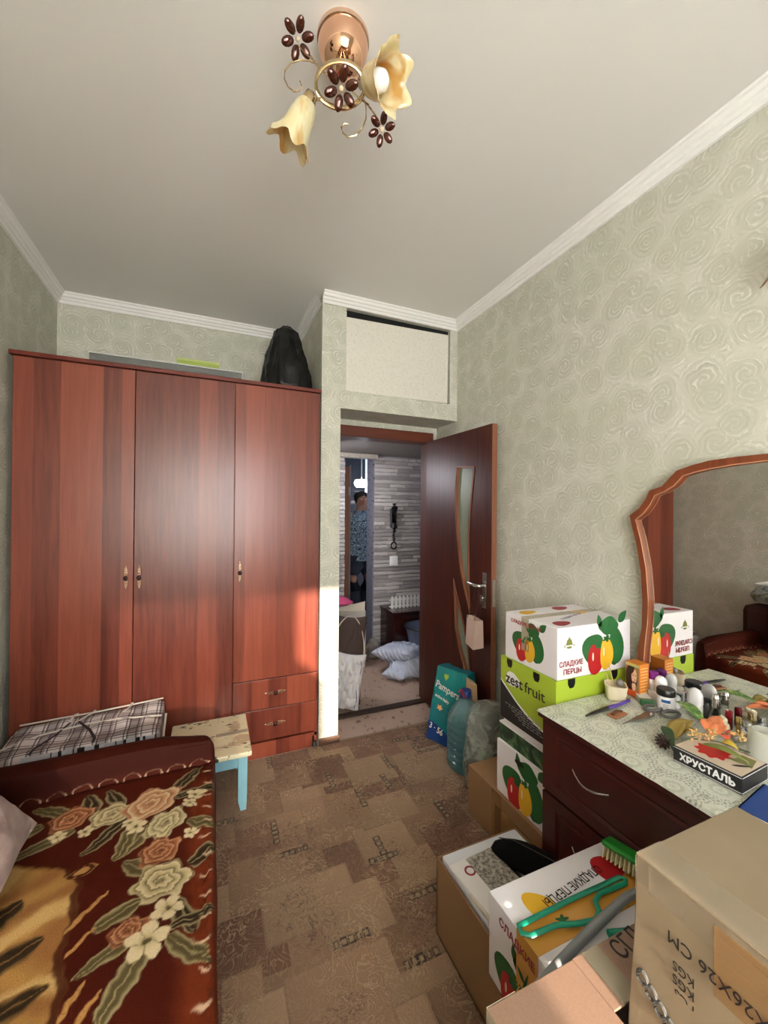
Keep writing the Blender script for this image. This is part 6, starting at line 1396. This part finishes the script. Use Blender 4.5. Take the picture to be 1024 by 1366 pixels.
# knives / scissors / comb
kn = thing('knife', 'kitchen knife with black and purple handle on the oilcloth', 'knife', (1.27, .98, CT))
MB().tube([(1.150, .972, CT+.006), (1.19, .974, CT+.008), (1.262, .980, CT+.009)], [.004, .008, .009], 10, flat=.6).build('handle', M_black, kn, True)
MB().tube([(1.262, .980, CT+.009), (1.33, .984, CT+.009), (1.385, .990, CT+.009)], [.009, .008, .006], 10, flat=.6).build('grip', plain('purple_plastic', (84, 60, 150), .3), kn, True)
MB().prism([(1.25, .985), (1.34, .992), (1.42, 1.004), (1.36, 1.010), (1.26, 1.004)], lambda a, b, d: (a, b, CT+.004+d), .0012).build('blade', M_chrome, kn)
cm = thing('cuticle_tool', 'small brown leather pouch beside the knife', 'pouch', (1.245, .935, CT))
MB().box((-.035, -.018, 0), (.035, .018, .006), M=Matrix.Translation((1.262, .945, CT))@Matrix.Rotation(math.radians(8), 4, 'Z')).build('body', plain('brown_leather', (150, 96, 62), .6), cm, bevel=.003); MB().tube([(1.235, .942, CT+.008), (1.262, .948, CT+.012), (1.288, .948, CT+.008)], .006, 8, flat=.5).build('fold', plain('dark_leather', (92, 52, 34), .6), cm, True)
sc2 = thing('scissors', 'large grey metal scissors lying open before the jar', 'scissors', (1.35, .9, CT))
M_steel = plain('steel', (132, 128, 122), .3, .9)
MB().prism([(1.215, .892), (1.36, .916), (1.375, .906), (1.35, .895)], lambda a, b, d: (a, b, CT+.003+d), .003).build('blade', M_steel, sc2); MB().prism([(1.215, .888), (1.36, .882), (1.378, .896), (1.36, .902)], lambda a, b, d: (a, b, CT+.007+d), .003).build('blade', M_steel, sc2)
for c_, r_ in (((1.415, .925), .026), ((1.425, .872), .026)):
    MB().tube([(c_[0]+r_*1.35*math.cos(a), c_[1]+r_*.75*math.sin(a), CT+.007) for a in [i*PI/12 for i in range(24)]], .0050, 8, True).build('handle_ring', plain('grey_handle', (96, 92, 88), .4), sc2, True)
MB().lathe([(.005, 0), (.005, .004)], 12, Matrix.Translation((1.362, .898, CT+.009))).build('rivet', M_chrome, sc2)
# artificial flowers
af = thing('artificial_spray', 'artificial flower spray with green leaves, orange petals and gold berries', 'flowers', (1.33, .72, CT))
def bigleaf(a, b, W, mat, lift=.02, name='leaf', nrm=Vector((0, 0, 1)), thick=.0012, droop=0.0):
    a, b = Vector(a), Vector(b); ax = b-a; L_ = ax.length; sd = ax.cross(nrm).normalized(); n = 10; vs = []; fs = []
    for k in range(n+1):
        t_ = k/n; c_ = a+ax*t_+nrm*(lift*math.sin(PI*t_)-droop*t_); wv = W*math.sin(PI*min(.98, t_**.75))
        for s in (-1, -.5, 0, .5, 1): vs.append(c_+sd*wv*s+nrm*(.25*wv*abs(s)))
    for k in range(n):
        for s in range(4): fs.append((k*5+s, k*5+s+1, (k+1)*5+s+1, (k+1)*5+s))
    o = MB().add(vs, fs).build(name, mat, af, True); md = o.modifiers.new('t', 'SOLIDIFY'); md.thickness = thick; return o
t = NT('variegated_leaf'); o = t.obj(); n1 = t.noise(t.mapping(o, (1, 1, 1)), 60, 3, .6, .8); t.base(t.ramp(n1, [(.4, lin((58, 96, 44))), (.55, lin((108, 142, 66))), (.66, lin((176, 186, 112)))])); t.p(Roughness=.4); M_vleaf = t.m
M_dleaf = plain('dark_green_leaf', (40, 66, 34), .45); M_gleaf = plain('olive_gold_leaf', (148, 124, 56), .6, var=.2); M_orange = plain('orange_petal', (228, 132, 84), .7, var=.12); M_coral = plain('coral_petal', (216, 92, 66), .6)
bigleaf(onz(903, 935, CT+.055), onz(944, 972, CT+.035), .022, M_vleaf, .012); bigleaf(onz(935, 992, CT+.055), onz(1000, 1018, CT+.052), .014, plain('olive_green_leaf', (112, 122, 54), .45), .008)
bigleaf(onz(885, 968, CT+.040), onz(898, 1002, CT+.008), .015, M_dleaf, .010)
for a, b, w__ in (((893, 985), (925, 962), .024), ((893, 990), (912, 960), .022), ((900, 985), (930, 975), .018)): bigleaf(onz(*a, CT+.008), onz(*b, CT+.040), w__, M_gleaf, .015, 'petal')
for a, b, w__ in (((950, 982), (938, 958), .020), ((950, 982), (958, 955), .020), ((950, 982), (968, 968), .018)): bigleaf(onz(*a, CT+.030), onz(*b, CT+.045), w__, M_orange, .010, 'petal')
for a, b, w__ in (((962, 980), (972, 990), .012), ((966, 978), (980, 982), .012)): bigleaf(onz(*a, CT+.050), onz(*b, CT+.050), w__, M_coral, .006, 'petal')
bigleaf(onz(962, 990, CT+.055), onz(985, 1000, CT+.050), .016, plain('yellow_leaf', (190, 160, 50), .5), .006)
M_berry = plain('gold_berry', (255, 214, 150), .15, .6)
for k in range(60):
    u_ = 918+rnd.random()*40 if k < 38 else 972+rnd.random()*22; v_ = 972+rnd.random()*14-(u_-918)*.05+(2 if k < 38 else 6)
    p = onz(u_, v_, CT+.052+rnd.random()*.008); MB().ball(p, .0040, 6).build('berry', M_berry, af, True)
MB().tube([onz(908, 985, CT+.046), onz(930, 986, CT+.050), onz(960, 990, CT+.050), onz(1000, 1004, CT+.050)], .0016, 6).build('stem', M_dleaf, af, True)
# pine cone
pcn = thing('pine_cone', 'small dark brown pine cone at the foot of the flowers', 'pine cone', onz(888, 1000, CT))
cc_ = onz(890, 1000, CT)+Vector((0, .012, .018)); MB().ball(cc_, .012, 10).build('core', plain('cone_brown', (50, 34, 28), .8), pcn, True)
mb = MB()
for k in range(46):
    ph = math.acos(1-2*(k+.5)/46); a = k*2.4; d_ = Vector((math.sin(ph)*math.cos(a), math.sin(ph)*math.sin(a), math.cos(ph))); mb.tube([cc_+d_*.009, cc_+d_*.022], [.0045, .001], 5)
s_o = mb.build('scales', plain('cone_scale', (66, 46, 38), .7), pcn); s_o['kind'] = 'stuff'
